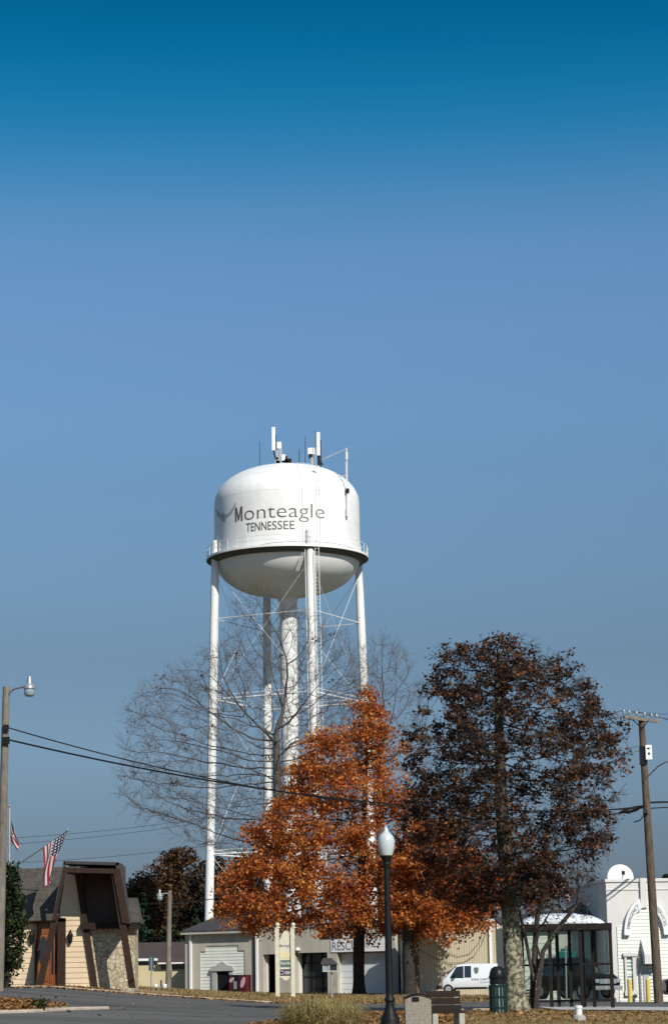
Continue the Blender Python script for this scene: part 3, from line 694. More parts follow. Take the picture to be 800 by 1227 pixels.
# lettering and the faded bird
mb = MB(); fn = lambda u, z: on_tank(u, z, 8.125)
uM, ue = pxu(285), pxu(389); k = (ue-uM)
mb.add([on_tank(uM+k*.10*a, 50.3+1.62*b, 8.125) for a, b in [(0,0),(0,1),(.24,1),(.5,.34),(.76,1),(1,1),(1,0),(.80,0),(.80,.66),(.57,.06),(.43,.06),(.20,.66),(.20,0)]], [tuple(range(13))]); text_on(mb, 'onteagle', fn, uM+k*.125, ue, 50.3, 1.62, -.012)
text_on(mb, 'TENNE', fn, pxu(298), pxu(327.5), 49.0, .95, .006); text_on(mb, 'SSEE', fn, pxu(328.5), pxu(354.5), 49.0, .95, -.0)
mb.build('lettering', M['letter_brown'], tank)
bird = [(118,232),(150,266),(182,292),(197,276),(206,270),(216,286),(232,292),(262,272),(292,232),(318,190),(330,165),(326,200),(306,236),(312,240),(290,268),(294,274),(262,300),(232,322),(216,334),(226,352),(210,364),(200,350),(190,362),(184,342),(160,322),(138,296),(142,290),(124,262),(128,258)]
def bird_uz(x, y): px, py = 245+x/8, 580+y/8; u = pxu(px); return u, P(px, py, (TD-8.1*math.cos(u/8.1))/K).z
bm = bmesh.new(); bm.faces.new([bm.verts.new((u, z, 0)) for u, z in [bird_uz(*q_) for q_ in bird]]); bmesh.ops.triangulate(bm, faces=bm.faces); bmesh.ops.subdivide_edges(bm, edges=bm.edges, cuts=3, use_grid_fill=True)
mb = MB(); bm.verts.index_update(); mb.add([on_tank(v.co.x, v.co.y, 8.118) for v in bm.verts], [tuple(v.index for v in f.verts) for f in bm.faces]); bm.free(); mb.build('bird_emblem', M['emblem'], tank, smooth=True)
# aerials on the roof
def ptop(px, py, dd=0): return P(px, py, (TD+dd)/K)
def antenna(px, y0, y1, w, boxes, dd):
    mb = MB(); a, c = ptop(px, y1, dd), ptop(px, y0, dd); mb.box((a.x-w/2, a.y-.15, a.z), (a.x+w/2, a.y+.15, c.z)); o = mb.build('antenna_panel', M['sign_white'], tw, bevel=.05)
    mb = MB(); foot = Vector((a.x+.25, a.y+.3, 57.0)); mb.tube([foot, Vector((a.x+.25, a.y+.3, c.z-.8))], .06, 8)
    for z in (a.z+.5, c.z-1): mb.tube([(a.x, a.y, z), (a.x+.25, a.y+.3, z)], .05, 6)
    mb.tube([(a.x, a.y, a.z), (a.x+.1, a.y+.1, a.z-.6), (a.x+.5, a.y, 57.3)], .07, 6); mb.build('mast', M['dark_iron'], o)
    for (bx, by0, by1, bw, m) in boxes:
        mb = MB(); q0, q1 = ptop(bx, by1, dd+.2), ptop(bx, by0, dd+.2); mb.box((q0.x-bw/2, q0.y-.25, q0.z), (q0.x+bw/2, q0.y+.2, q1.z)); mb.build('radio_box', M[m], tw, bevel=.03)
antenna(327.8, 512, 540, .42, [(334.5, 530, 538, .5, 'sign_white'), (336, 538, 549, .35, 'galv'), (332, 540, 552, .3, 'galv'), (339.5, 545, 555, .45, 'sign_white'), (345, 550, 556.5, .8, 'dark_iron'), (333, 548, 556.5, .5, 'galv'), (338, 552, 558, 1.6, 'galv'), (343, 547, 552, .25, 'dark_iron')], -2)
antenna(381.5, 518, 546, .40, [(373.5, 537, 545, .9, 'sign_white'), (372, 544, 549, .4, 'dark_iron'), (374, 548, 558, .3, 'galv'), (377.8, 520, 560, .12, 'galv'), (382, 546, 561, .28, 'dark_iron'), (365, 556, 559, 1.2, 'galv')], -2.5)
for px, y0, y1, r in ((311, 529, 563, .035), (358.5, 538, 558, .05), (365.5, 523, 558, .035), (377.5, 516, 540, .03)):
    mb = MB(); a = ptop(px, y1, -3); a.z -= .4; mb.tube([a, ptop(px, y0, -3)], [r, r*.7], 6); mb.build('whip_aerial', M['dark_iron'], tw)
# ------------------------------------------------------------------ bank-like building with the porch (left)
bk = Fac(8, 62, 0); fp = Fac(8, 60.75, 0); gz = H(-10.8, 98)
def q(f, px, py, out=0): u, z = f.uz(px, py); return f.p(u, out, z)
bb = thing('office_building', 'tan sided building with brown shingle mansard roof and tall gabled porch', 'building', tuple(bk.p(2, 0, gz)))
zb = bk.z(60, 1184)-.25
def bxl(x, f=bk): return f.u(x, 1140)
def lerpx(f, pts):                        # outline edge given as [(px,py)...] -> function of z
    t = sorted((f.uz(*p)[1], f.uz(*p)[0]) for p in pts)
    def g(z):
        if z <= t[0][0]: return t[0][1]
        for (z0, u0), (z1, u1) in zip(t[:-1], t[1:]):
            if z <= z1: return u0+(u1-u0)*(z-z0)/(z1-z0+1e-9)
        return t[-1][1]
    return g
mb = MB(); mb.laps(bk, lambda z: bk.u(-60), lambda z: bxl(43), zb, bk.z(30, 1103), .215)
mb.laps(bk, lambda z: bxl(78), lerpx(bk, [(98, 1045), (99, 1060), (115, 1184)]), zb, bk.z(90, 1102), .215)
mb.laps(bk, lerpx(bk, [(78, 1102), (70, 1101.9), (80, 1045)]), lerpx(bk, [(98, 1045), (99, 1060), (115, 1184)]), bk.z(90, 1102), bk.z(90, 1043), .215)
mb.build('siding', M['cream'], bb)
mb = MB(); mb.box((bk.u(-60), .06, zb), (bk.u(112), 11, bk.z(60, 1107)), bk.M()); mb.build('wall', M['cream_wall'], bb)
mb = MB(); mb.box((bk.u(98), -.0, zb), (bk.u(162), 1.6, bk.z(130, 1112)), bk.M()); mb.build('stone_wall', M['stone'], bb)
mb = MB(); mb.box((bk.u(97), -.35, bk.z(130, 1113)), (bk.u(167.5), .6, bk.z(130, 1105.5)), bk.M()); mb.build('fascia', M['dark_brown'], bb); mb = MB(); mb.box((bk.u(-60), -.3, bk.z(30, 1105)), (bk.u(43), .1, bk.z(30, 1102.5)), bk.M()); mb.build('fascia', M['dark_brown'], bb)
# main roof: sloping mansard skin and the flat top
mb = MB(); e0, e1 = bk.p(bk.u(-60), .45, bk.z(30, 1104)), bk.p(bk.u(69.5), .45, bk.z(72, 1103)); t0, t1 = bk.p(bk.u(-60), -2.2, bk.z(30, 1040)), bk.p(bk.u(84), -2.2, bk.z(77, 1033.5)-.05)
mb.prism([e0, e1, t1, t0], (0, .3, -.12)); e2, e3, t2, t3 = bk.p(bk.u(146), .4, bk.z(150, 1105.5)), bk.p(bk.u(169), .4, bk.z(168, 1105.5)), bk.p(bk.u(159.5), -1.7, bk.z(160, 1074)), bk.p(bk.u(140), -1.7, bk.z(160, 1074))
mb.prism([e2, e3, t2, t3], (0, .3, -.12)); mb.prism([e3, bk.p(bk.u(166), -2.6, e3.z), bk.p(bk.u(158.5), -3.0, t2.z), t2], (-.25, 0, -.1))
mb.prism([t0+Vector((0, 0, -.02)), t1+Vector((0, 0, -.02)), t1+Vector((0, 9, -.02)), t0+Vector((0, 9, -.02))], (0, 0, -.2))
roof = mb.build('roof', M['shingle'], bb)
mb = MB(); mb.box((bk.u(94), .25, bk.z(130, 1112)), (bk.u(150), .35, bk.z(130, 1038)), bk.M()); mb.laps(bk, lambda z: bk.u(95), lambda z: bk.u(149), bk.z(130, 1105), bk.z(130, 1044), .2, -.2); mb.build('gable_boards', M['brown_boards'], bb)
# porch: roof shell with sloping sides, frame, beams
mb = MB(); A, B = q(fp, 76.5, 1031.5), q(fp, 142.5, 1033.2); A2, B2 = q(fp, 62.5, 1103), q(fp, 152.5, 1106)
ins = lambda p, dx, dz: p+Vector((dx, 0, dz)); back = Vector((0, 4.5, 0)); th = .10
mb.prism([A, B, ins(B, 0, -.12), ins(A, 0, -.12)], (0, 2.3, 0)); mb.prism([A, ins(A, .07, -.05), ins(A2, .07, 0), A2], (0, .35, 0)); mb.prism([B, B2, ins(B2, -.13, 0), ins(B, -.13, -.05)], (0, 2.0, 0)); mb.build('porch_roof', M['shingle_dark'], bb)
mb = MB(); f2 = Vector((0, .12, 0)); fo = Vector((0, -.05, 0))
def bar(mb, f, p1, p2, w, dep, out=0): 
    a, b = q(f, *p1, out), q(f, *p2, out); h = Vector((w/2, 0, 0)); mb.prism([a-h, a+h, b+h, b-h], (0, dep, 0))
top0, top1 = q(fp, 77, 1039.5, .04), q(fp, 141, 1041, .04)
mb.prism([top0, top1, top1+Vector((0, 0, -.2)), top0+Vector((0, 0, -.2))], f2)
for s in ((78.7, 1040, 65.6, 1103, .12), (139.5, 1041, 151, 1106, .30)): bar(mb, fp, s[:2], s[2:4], s[4], .12, .035)
mb.build('porch_trim', M['brown_beam'], bb)
mb = MB(); c0, c1 = q(fp, 80, 1046.5, -.1), q(fp, 138, 1048, -.1); mb.prism([c0, c1, c1+Vector((0, 2.3, .05)), c0+Vector((0, 2.3, .05))], (0, 0, .1)); i1, i2 = q(fp, 136, 1047, -.15), q(fp, 147, 1105, -.15); mb.prism([i1, i2, i2+Vector((.06, 0, 0)), i1+Vector((.06, 0, 0))], (0, 2.2, 0)); mb.build('porch_ceiling', M['dark_brown'], bb)
for s in ((66.5, 1097, 46.5, 1184.5, .25), (137.5, 1048, 158.2, 1184, .27)):
    mb = MB(); bar(mb, fp, s[:2], s[2:4], s[4], .25, -.06); mb.build('porch_beam', M['brown_beam'], bb)
mb = MB(); bar(mb, bk, (93, 1042), (114.5, 1184.5), .23, .2, .16); mb.build('porch_beam', M['brown_beam'], bb)
mb = MB(); mb.box((bk.u(20), -2.3, zb-.2), (bk.u(166), 0, zb+.12), bk.M()); mb.build('step', M['concrete'], bb)
# door
mb = MB(); z0, z1 = zb, bk.z(60, 1101)
for a, b2 in ((42.5, 45), (70, 79)): mb.box((bk.u(a), -.28, z0), (bk.u(b2), .1, z1), bk.M())
mb.box((bk.u(42.5), -.28, bk.z(60, 1105)), (bk.u(79), .1, z1+.02), bk.M()); fr = mb.build('door_frame', M['brown_beam'], bb)
mb = MB(); mb.box((bk.u(45), -.06, z0), (bk.u(60.5), .1, bk.z(60, 1117)), bk.M()); mb.box((bk.u(45), -.08, bk.z(60, 1119)), (bk.u(70), .1, bk.z(60, 1116)), bk.M()); mb.box((bk.u(45), -.05, bk.z(60, 1116)), (bk.u(70), .1, bk.z(60, 1105)), bk.M())
for a, b2, c, d in ((46.5, 59, 1160, 1176),): mb.box((bk.u(a), -.09, bk.z(60, d)), (bk.u(b2), 0, bk.z(60, c)), bk.M())
dr = mb.build('door', M['door_wood'], bb, bevel=.015)
mb = MB(); cu, cz_ = bk.u(52), bk.z(52, 1140); pts = [bk.p(cu+.19*math.cos(a), .075, cz_+.62*math.sin(a)) for a in np.linspace(0, 2*math.pi, 28, endpoint=False)]; mb.prism(pts, (0, .02, 0)); mb.build('oval_glass', M['glass'], dr)
mb = MB(); mb.tube([bk.p(bk.u(59), .1, cz_-.35), bk.p(bk.u(59), .1, cz_-.1)], .03, 8); mb.build('handle', M['dark_iron'], dr)
mb = MB()
for a in (60.5, 64.7, 68.8): mb.box((bk.u(a), -.1, z0), (bk.u(a+1.3), .1, bk.z(60, 1117)), bk.M())
mb.box((bk.u(60.5), -.07, z0), (bk.u(70), .1, bk.z(60, 1168)), bk.M()); sd = mb.build('side_light', M['door_wood'], bb)
mb = MB(); mb.box((bk.u(60.6), -.03, bk.z(60, 1168)), (bk.u(69.9), .05, bk.z(60, 1118)), bk.M()); mb.build('pane', M['glass'], sd)
for px in (38.5, 85):
    mb = MB(); c = q(bk, px, 1124, .16); mb.lathe(c, [(.0, .3), (.05, .26), (.12, .12), (.11, .08), (.08, -.18), (.03, -.24), (0, -.25)], 8); mb.tube([c+Vector((0, .16, .1)), c+Vector((0, .12, .34)), c+Vector((0, 0, .33))], .02, 6); mb.build('wall_lamp', M['dark_iron'], bb)
# ------------------------------------------------------------------ flags
def flag(name, label, poles, c00, c10, c01, c11, amp, prad, base=None, grp=None):
    """c: u0v0, u1v0, u0v1, u1v1 (u along the fly, v up the hoist)"""
    t = thing(name, label, 'flag', base or tuple(poles[0])); mb = MB(); mb.tube(poles, prad, 8); e = Vector(poles[-1]); mb.lathe(e, [(0, .12), (prad*2, .04), (prad*1.5, 0), (0, -.03)], 8); mb.build('pole', M['galv'], t)
    mb = MB(); nu, nv = 30, 26; mb.uv = []
    for j in range(nv+1):
        for i in range(nu+1):
            u, v = i/nu, j/nv; p = c00*(1-u)*(1-v)+c10*u*(1-v)+c01*(1-u)*v+c11*u*v
            w = math.sin(v*9+u*2.2)*amp*min(1, u*2.5+.15)+math.sin(v*17+u*5)*amp*.3*u; p = p+Vector((w*.35+.03*math.sin(u*7)*u, w, .03*math.sin(u*9+v*4)*u)); mb.v.append(tuple(p)); mb.uv.append((u, v))
    for j in range(nv):
        for i in range(nu): b = j*(nu+1)+i; mb.f.append((b, b+1, b+nu+2, b+nu+1)); mb.m.append(0)
    mb.build('cloth', M['flag'], t, smooth=True); return t
D1 = 60.9
flag('angled_flag', 'striped star spangled flag hanging from a slanted pole above the tan building', [P(22, 1036, D1+1.2), P(81.5, 995.5, D1)], P(51.5, 1015.5, D1), P(50.5, 1069, D1), P(80, 997, D1), P(63, 1048, D1), .13, .03)
D2 = 59.5; pb = P(10.8, 1186, D2); pb.z = H(pb.x, pb.y)
flag('flagpole', 'striped star spangled flag hanging limp from a white upright flagpole', [pb, P(11.8, 967, D2)], P(12.3, 1007, D2), P(22, 1022, D2), P(12.6, 981, D2), P(22.5, 1006, D2), .10, .045)
D3 = 84
flag('angled_flag', 'small striped flag on a slanted pole seen through the brown tree', [P(652, 1088, D3+.6), P(668, 1036, D3)], P(662, 1062, D3), P(686, 1090, D3), P(667.5, 1040, D3), P(690, 1080, D3), .12, .03)
# ------------------------------------------------------------------ fire hall
hl = Fac(222, 120, R(-30)); hz = .0
def hb(mb, px0, py0, px1, py1, i0, i1, zlo=None):    # box between two photo points on the hall front, i = depth inward
    u0 = hl.u(px0, 1160); u1 = hl.u(px1, 1160); z0 = hl.z((px0+px1)/2, py1) if zlo is None else zlo; z1 = hl.z((px0+px1)/2, py0); mb.box((u0, i0, z0), (u1, i1, z1), hl.M())
ha = thing('rescue_hall', 'low grey stucco rescue station with white roll up door and dark open bays', 'building', tuple(hl.p(0, 0, .1)))
ZG = -.6; U = hl.u; zt = hl.z(265, 1117)
mb = MB(); W0, W1 = 0, .45
ztop2 = hl.z(400, 1107)
def wall_piece(px0, px1, zlo, zhi): mb.box((U(px0), W0, zlo), (U(px1), W1, zhi), hl.M())
wall_piece(222, 240.3, ZG, zt); wall_piece(240.3, 293.5, hl.z(266, 1133), zt); wall_piece(293.5, 308.8, ZG, zt)
zo1 = hl.z(323, 1143.5); zo2 = hl.z(372, 1141.5); zo3 = hl.z(436, 1141)
wall_piece(308.8, 315.5, ZG, ztop2); wall_piece(315.5, 330.5, zo1, ztop2); wall_piece(330.5, 354, ZG, ztop2); wall_piece(354, 392.5, zo2, ztop2); wall_piece(392.5, 404.3, ZG, ztop2); wall_piece(404.3, 467, zo3, ztop2); wall_piece(467, 474, ZG, ztop2)
mb.build('wall', M['stucco'], ha)
mb = MB(); mb.box((U(222)+.02, W1+.35, ZG), (U(309), 9, zt-.01), hl.M()); mb.box((U(309), W1+2.6, ZG), (U(474)-.02, 9, ztop2-.02), hl.M()); mb.box((U(474)-.3, W1, ZG), (U(474)-.03, W1+2.6, ztop2-.03), hl.M()); mb.box((U(474)-.02, 1.6, ZG), (U(490), 9, ztop2-.3), hl.M()); mb.build('inner_wall', M['navy_shade_sign'], ha)  # bay insides and right side face coloured dark to stand for shade
# stepped panel of white boards
mb = MB(); zs0 = hl.z(266, 1141)
mb.laps(hl, lambda z: U(240.3), lambda z: U(293.5), ZG, hl.z(245, 1140), .26, -.10); mb.laps(hl, lambda z: U(246.5), lambda z: U(286), hl.z(245, 1140), hl.z(266, 1132.5), .26, -.10); pn = mb.build('board_panel', M['white_boards'], ha)
mb = MB(); mb.box((U(240.3), -.002, hl.z(245, 1140)), (U(246.5), .3, hl.z(266, 1132.5)), hl.M()); mb.build('panel_corner', M['stucco'], ha); mb = MB(); mb.box((U(286), -.002, hl.z(245, 1140)), (U(293.5), .3, hl.z(266, 1132.5)), hl.M()); mb.build('panel_corner', M['stucco'], ha)
mb = MB(); hb(mb, 255, 1161, 260.3, 1190, -.12, .2, ZG); hb(mb, 275.5, 1161, 280, 1190, -.12, .2, ZG); hb(mb, 253.5, 1163.5, 280.8, 1160, -.2, .2)
c = [hl.p(U(px), .16, hl.z(267, py)) for px, py in ((254, 1160.5), (254, 1158), (260, 1157), (264, 1153.8), (267, 1152.2), (270, 1153.8), (274, 1157), (280, 1158), (280, 1160.5))]; mb.prism(c, hl.n*-.3); do = mb.build('door_surround', M['grey_trim'], ha)
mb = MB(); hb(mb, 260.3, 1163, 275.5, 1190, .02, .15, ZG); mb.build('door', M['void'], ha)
# roof of the lower wing, with eaves
mb = MB(); e = [hl.p(U(220.5), .45, zt+.04), hl.p(U(309), .45, zt+.04), hl.p(U(309), -5, zt+1.5), hl.p(U(226), -5, zt+1.5)]; mb.prism(e, (0, 0, .12)); mb.prism([hl.p(U(220.5), .45, zt+.04), hl.p(U(226), -5, zt+1.5), hl.p(U(222), -10, zt+.04)], (0, 0, .12)); mb.prism([hl.p(U(226), -5, zt+1.5), hl.p(U(309), -5, zt+1.5), hl.p(U(309), -10, zt), hl.p(U(222), -10, zt)], (0, 0, .12)); mb.build('roof', M['shingle_dark'], ha)
mb = MB(); mb.box((U(220.5), -.5, zt-.12), (U(309), -.02, zt+.035), hl.M()); mb.build('eave', M['grey_trim'], ha)
mb = MB(); mb.box((U(308.6), -.06, ztop2), (U(474.3), .6, ztop2+.14), hl.M()); mb.box((U(309), .6, ztop2), (U(474), 9, ztop2+.05), hl.M()); mb.build('parapet_cap', M['grey_trim'], ha)
for px, m in ((229.5, 'white_paint'), (308.7, 'white_paint'), (306.5, 'black')):
    mb = MB(); mb.box((U(px)-.09, -.16, ZG), (U(px)+.09, -.01, zt-.1), hl.M()); mb.build('downspout', M[m], ha)
mb = MB(); mb.box((U(315.5)-.0, .46, ZG), (U(315.5)+.12, .78, zo1), hl.M()); mb.build('jamb', M['white_boards'], ha); mb = MB(); mb.box((U(354), .46, ZG), (U(354)+.1, .9, zo2), hl.M()); mb.build('jamb', M['white_boards'], ha); mb = MB(); mb.box((U(404.3)-.2, .46, ZG), (U(404.3), .8, zo3), hl.M()); mb.build('jamb', M['white_boards'], ha)
# glazed dark bay
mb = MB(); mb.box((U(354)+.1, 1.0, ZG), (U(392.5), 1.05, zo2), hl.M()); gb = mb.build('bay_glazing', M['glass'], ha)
mb = MB()
for py in (1154, 1170.5): mb.box((U(354)+.1, .93, hl.z(372, py)-.05), (U(392.5), .99, hl.z(372, py)+.05), hl.M())
for px in (366, 379): mb.box((U(px)-.03, .93, ZG), (U(px)+.03, .99, zo2), hl.M())
mb.build('bay_frame', M['dark_iron'], gb)
# roll-up door and its sign band
mb = MB(); n = 8; zd = zo3-.02
for k in range(n):
    a, b2 = ZG+(zd-ZG)*k/n, ZG+(zd-ZG)*(k+1)/n-.03; mb.box((U(404.3)+.02, .60, a), (U(467)-.02, .66, b2), hl.M())
mb.box((U(404.3)+.02, .64, ZG), (U(467)-.02, .7, zd), hl.M()); mb.build('roll_up_door', M['door_white'], ha)
mb = MB(); zq0, zq1 = hl.z(430, 1140.2), hl.z(430, 1125); mb.box((U(397.5), -.07, zq0), (U(464), -.005, zq1), hl.M()); sb = mb.build('sign_band', M['sign_white'], ha)
mb = MB(); text_on(mb, 'RESCUE', lambda u, z: hl.p(u, .075, z), U(399), U(434.5), hl.z(415, 1138.4), hl.z(415, 1128.3)-hl.z(415, 1138.4), .008); mb.build('lettering', M['grey_letter'], sb)
mb = MB(); mb.box((U(385), -.06, hl.z(415, 1124)), (U(424), -.004, hl.z(415, 1113)), hl.M()); s2 = mb.build('sign_band', M['navy_shade_sign'], ha)
mb = MB(); text_on(mb, 'G', lambda u, z: hl.p(u, .065, z), U(411.5), U(420.5), hl.z(415, 1123.5), hl.z(415, 1115.5)-hl.z(415, 1123.5), .03); mb.build('lettering', M['sign_white'], s2)
mb = MB(); mb.lathe(hl.p(U(358), .12, zo2+.3), [(0, .15), (.16, .1), (.2, -.1), (0, -.12)], 10); mb.build('flood_lamp', M['sign_white'], ha)
# vending machines
for px, w, lab, m in ((287.2, 11.5, 'black and maroon vending machine left of its maroon neighbour', 'maroon'), (298, 9.5, 'maroon vending machine with a pale patch beside the downspout', 'maroon')):
    vm = thing('vending_machine', lab, 'vending machine', tuple(hl.p(U(px), .6, .25)), 'vending machines at the hall'); z0, z1 = .1, hl.z(px, 1168); u0, u1 = U(px-w/2), U(px+w/2)
    mb = MB(); mb.box((u0, -.95, z0), (u1, -.2, z1), hl.M()); mb.build('cabinet', M['maroon'] if px > 290 else M['black'], vm, bevel=.03)
    mb = MB(); mb.box((u0+.08, -.98, z0+.25), (u1-(.08 if px > 290 else .45), -.951, z1-.12), hl.M()); mb.build('front_panel', M['maroon'], vm)
    mb = MB(); c = hl.p(U(px+(1 if px > 290 else -1.5)), 0, 0); cz0 = hl.z(px, 1177 if px > 290 else 1174); pts = [c+hl.t*(.2*math.cos(a)+.12*math.sin(a))+hl.n*1.0+Vector((0, 0, cz0+(.42 if px > 290 else .2)*math.sin(a))) for a in np.linspace(0, 2*math.pi, 20, endpoint=False)]; mb.prism(pts, hl.n*-.015); mb.build('emblem', M['pink_logo'], vm)
    if px < 290:
        mb = MB(); mb.box((u1-.4, -.98, z0+.4), (u1-.12, -.951, z1-.5), hl.M()); mb.build('selection_panel', M['galv'], vm)
# red pump just inside the narrow opening
rp = thing('red_gas_can', 'red canister standing in the narrow dark doorway', 'canister', tuple(hl.p(U(325.5), -1.2, .2))); b0 = hl.p(U(325.5), -1.2, -.1); mb = MB(); mb.lathe(b0, [(0, 0), (.36, .02), (.38, .1), (.38, .75), (.3, .95), (.12, 1.0), (.1, 1.12), (0, 1.14)], 18); mb.build('tank', M['red_paint'], rp, smooth=True, auto=40)
mb = MB(); mb.tube([b0+Vector((.05, -.1, 1.1)), b0+Vector((.28, -.2, 1.25)), b0+Vector((.4, -.25, .7))], .035, 6); mb.build('hose', M['black'], rp)
# ------------------------------------------------------------------ ribbed metal building, wall cables, brown pole
mt = Fac(497, 104, 0); m0, m1 = mt.u(486), mt.u(606); mz = mt.z(550, 1104.5)
me_ = thing('metal_building', 'plain beige ribbed metal building with two cables sagging across its wall', 'building', tuple(mt.p(3, 0, -.3)))
mb = MB(); nrib = 40
pf = [];
for k in range(nrib):
    u0 = m0+(m1-m0)*k/nrib; w = (m1-m0)/nrib; pf += [(u0, 0), (u0+w*.62, 0), (u0+w*.7, .035), (u0+w*.92, .035)]
pf.append((m1, 0)); vs = [mt.p(u, o, z) for z in (-.9, mz) for u, o in pf]; n = len(pf); mb.add(vs, [(i, i+1, n+i+1, n+i) for i in range(n-1)]); mb.box((m0, .02, -.9), (m1, 14, mz), mt.M()); mb.build('wall', M['ribbed'], me_)
mb = MB(); mb.box((m0-.15, -.2, mz), (m1+.15, 14, mz+.16), mt.M()); mb.build('roof', M['grey_trim'], me_)
for px, w in ((588.5, .085), (597.5, .03)):
    mb = MB(); mb.box((mt.u(px)-w, -.2, -.9), (mt.u(px)+w, -.045, mz), mt.M()); mb.build('downspout', M['white_paint'], me_)
for pts, lab in (([(498, 1136), (520, 1148), (540, 1154), (556, 1152.5), (568, 1145), (577, 1130), (584, 1112)], 0), ([(512, 1122), (528, 1138), (548, 1146), (562, 1143), (573, 1130), (581, 1110)], 0)):
    mb = MB(); mb.tube([q(mt, px, py, .12) for px, py in pts], .018, 6); mb.build('wall_cable', M['letter_brown'], me_)
bp = thing('utility_pole', 'short brown wooden pole with white conduit against the beige metal wall', 'pole', tuple(P(498, 1193, 101))); mb = MB(); a, b2 = P(499.5, 1200, 101), P(497.5, 1085, 101); mb.tube([a, b2], [.19, .16], 12); mb.build('shaft', M['pole_dark'], bp, smooth=True, auto=50); mb = MB(); mb.tube([a+Vector((-.24, -.1, 0)), a+Vector((-.26, -.1, 3.4)), b2+Vector((-.21, -.1, -.4))], .05, 8); mb.build('conduit', M['sign_white'], bp)
# ------------------------------------------------------------------ distant low building, far lamp pole, sign back
fl = Fac(150, 125, R(-6)); fz0, fz1 = fl.z(180, 1186)-.5, fl.z(180, 1149)
lb = thing('low_building', 'long low cream building with brown shingle roof and white fascia', 'building', tuple(fl.p(2, 0, fz0+.4)))
mb = MB(); mb.box((fl.u(120), 0, fz0), (fl.u(232), 9, fz1-.02), fl.M()); mb.build('wall', M['cream_wall'], lb)
mb = MB(); mb.prism([fl.p(fl.u(118), .3, fz1), fl.p(fl.u(234), .3, fz1), fl.p(fl.u(234), -5, fl.z(190, 1129.5)), fl.p(fl.u(118), -5, fl.z(190, 1129.5))], (0, 0, .12)); mb.prism([fl.p(fl.u(191), .6, fl.z(205, 1153.5)), fl.p(fl.u(234), .6, fl.z(205, 1153.5)), fl.p(fl.u(234), .2, fz1+.1), fl.p(fl.u(191), .2, fz1+.1)], (0, 0, .08)); mb.build('roof', M['shingle_brown'], lb)
mb = MB(); mb.box((fl.u(118), -.38, fz1-.16), (fl.u(190), -.3, fz1+.04), fl.M()); mb.build('fascia', M['sign_white'], lb); mb = MB(); mb.box((fl.u(191), -.68, fl.z(205, 1155)), (fl.u(234), -.6, fl.z(205, 1153.3)), fl.M()); mb.build('fascia', M['sign_white'], lb)
mb = MB(); mb.box((fl.u(122), -.02, fl.z(180, 1156.5)), (fl.u(187), .1, fl.z(180, 1150)), fl.M()); mb.build('window', M['glass'], lb); mb = MB(); mb.box((fl.u(193), -.02, fl.z(180, 1162)), (fl.u(230), .1, fl.z(180, 1156)), fl.M()); mb.build('window', M['glass'], lb)
mb = MB(); mb.tube([fl.p(fl.u(209.5), 1.5, fz0), fl.p(fl.u(208.5), 1.5, fl.z(205, 1155))], .06, 8); mb.build('post', M['white_paint'], lb)
sbk = thing('street_sign', 'pale blue sign panel turned edge on, on a thin post', 'sign', tuple(P(181, 1187, 88))); mb = MB(); a = P(181.5, 1190, 88); mb.tube([a, P(181.5, 1147, 88)], .045, 8); mb.build('post', M['galv'], sbk); mb = MB(); a, b2 = P(177.8, 1163, 88), P(185.2, 1146.5, 88); mb.hexa([a+Vector((0, .3, 0)), Vector((b2.x, a.y-.3, a.z)), Vector((b2.x, a.y-.26, a.z)), a+Vector((0, .34, 0)), Vector((a.x, a.y+.3, b2.z)), Vector((b2.x, a.y-.3, b2.z)), Vector((b2.x, a.y-.26, b2.z)), Vector((a.x, a.y+.34, b2.z))]); mb.build('panel', M['pale_blue'], sbk)
for px, h in ((186.5, 1180), (197.5, 1179)):
    t = thing('marker_post', 'small white marker post '+('by the blue sign' if px < 190 else 'beside the far lamp pole'), 'post', tuple(P(px, 1187, 90)), 'white marker posts'); mb = MB(); a = P(px, 1188, 90); mb.tube([a, a+Vector((0, 0, .35))], .13, 10); mb.lathe(a+Vector((0, 0, .35)), [(.15, 0), (.13, .07), (0, .11)], 10); mb.build('shaft', M['sign_white'], t, smooth=True, auto=40)
def lamp_pole(name, label, foot, top, r0, r1, head, mat, arm_drop=0):
    t = thing(name, label, 'light pole', tuple(foot)); mb = MB(); mb.tube([foot-Vector((0, 0, .4)), foot.lerp(top, .5), top], [r0, (r0+r1)/2, r1], 14); mb.build('shaft', mat, t, smooth=True, auto=50)
    d = head-top; mb = MB(); mb.tube([top+Vector((0, 0, -.35)), top+d*.3+Vector((0, 0, -.08)), head+Vector((0, 0, .05))], .035, 8); mb.build('arm', M['galv'], t)
    mb = MB(); mb.lathe(head, [(0, .36), (.07, .35), (.09, .2), (.10, .1), (.19, .04), (.2, -.06), (.17, -.09)], 18); lh = mb.build('lamp_head', M['galv'], t, smooth=True, auto=40)
    mb = MB(); mb.lathe(head, [(.165, -.08), (.18, -.16), (.17, -.28), (.12, -.33), (0, -.34)], 18); mb.build('lamp_lens', M['window_light'], lh, smooth=True); return t
f0 = P(201.5, 1186, 95); lamp_pole('light_pole', 'slim grey lamp pole before the brown roofed low building', f0, P(203.5, 1067, 95), .19, .13, P(191.5, 1072.5, 94.6), M['pole_wood'])
f0 = P(-1.5, 1189, 50); f0.z = H(f0.x, f0.y); lpole = lamp_pole('light_pole', 'tall weathered wooden lamp pole at the left edge carrying cables', f0, P(8, 823, 50), .17, .12, P(35.5, 823, 49.6), M['pole_wood'])
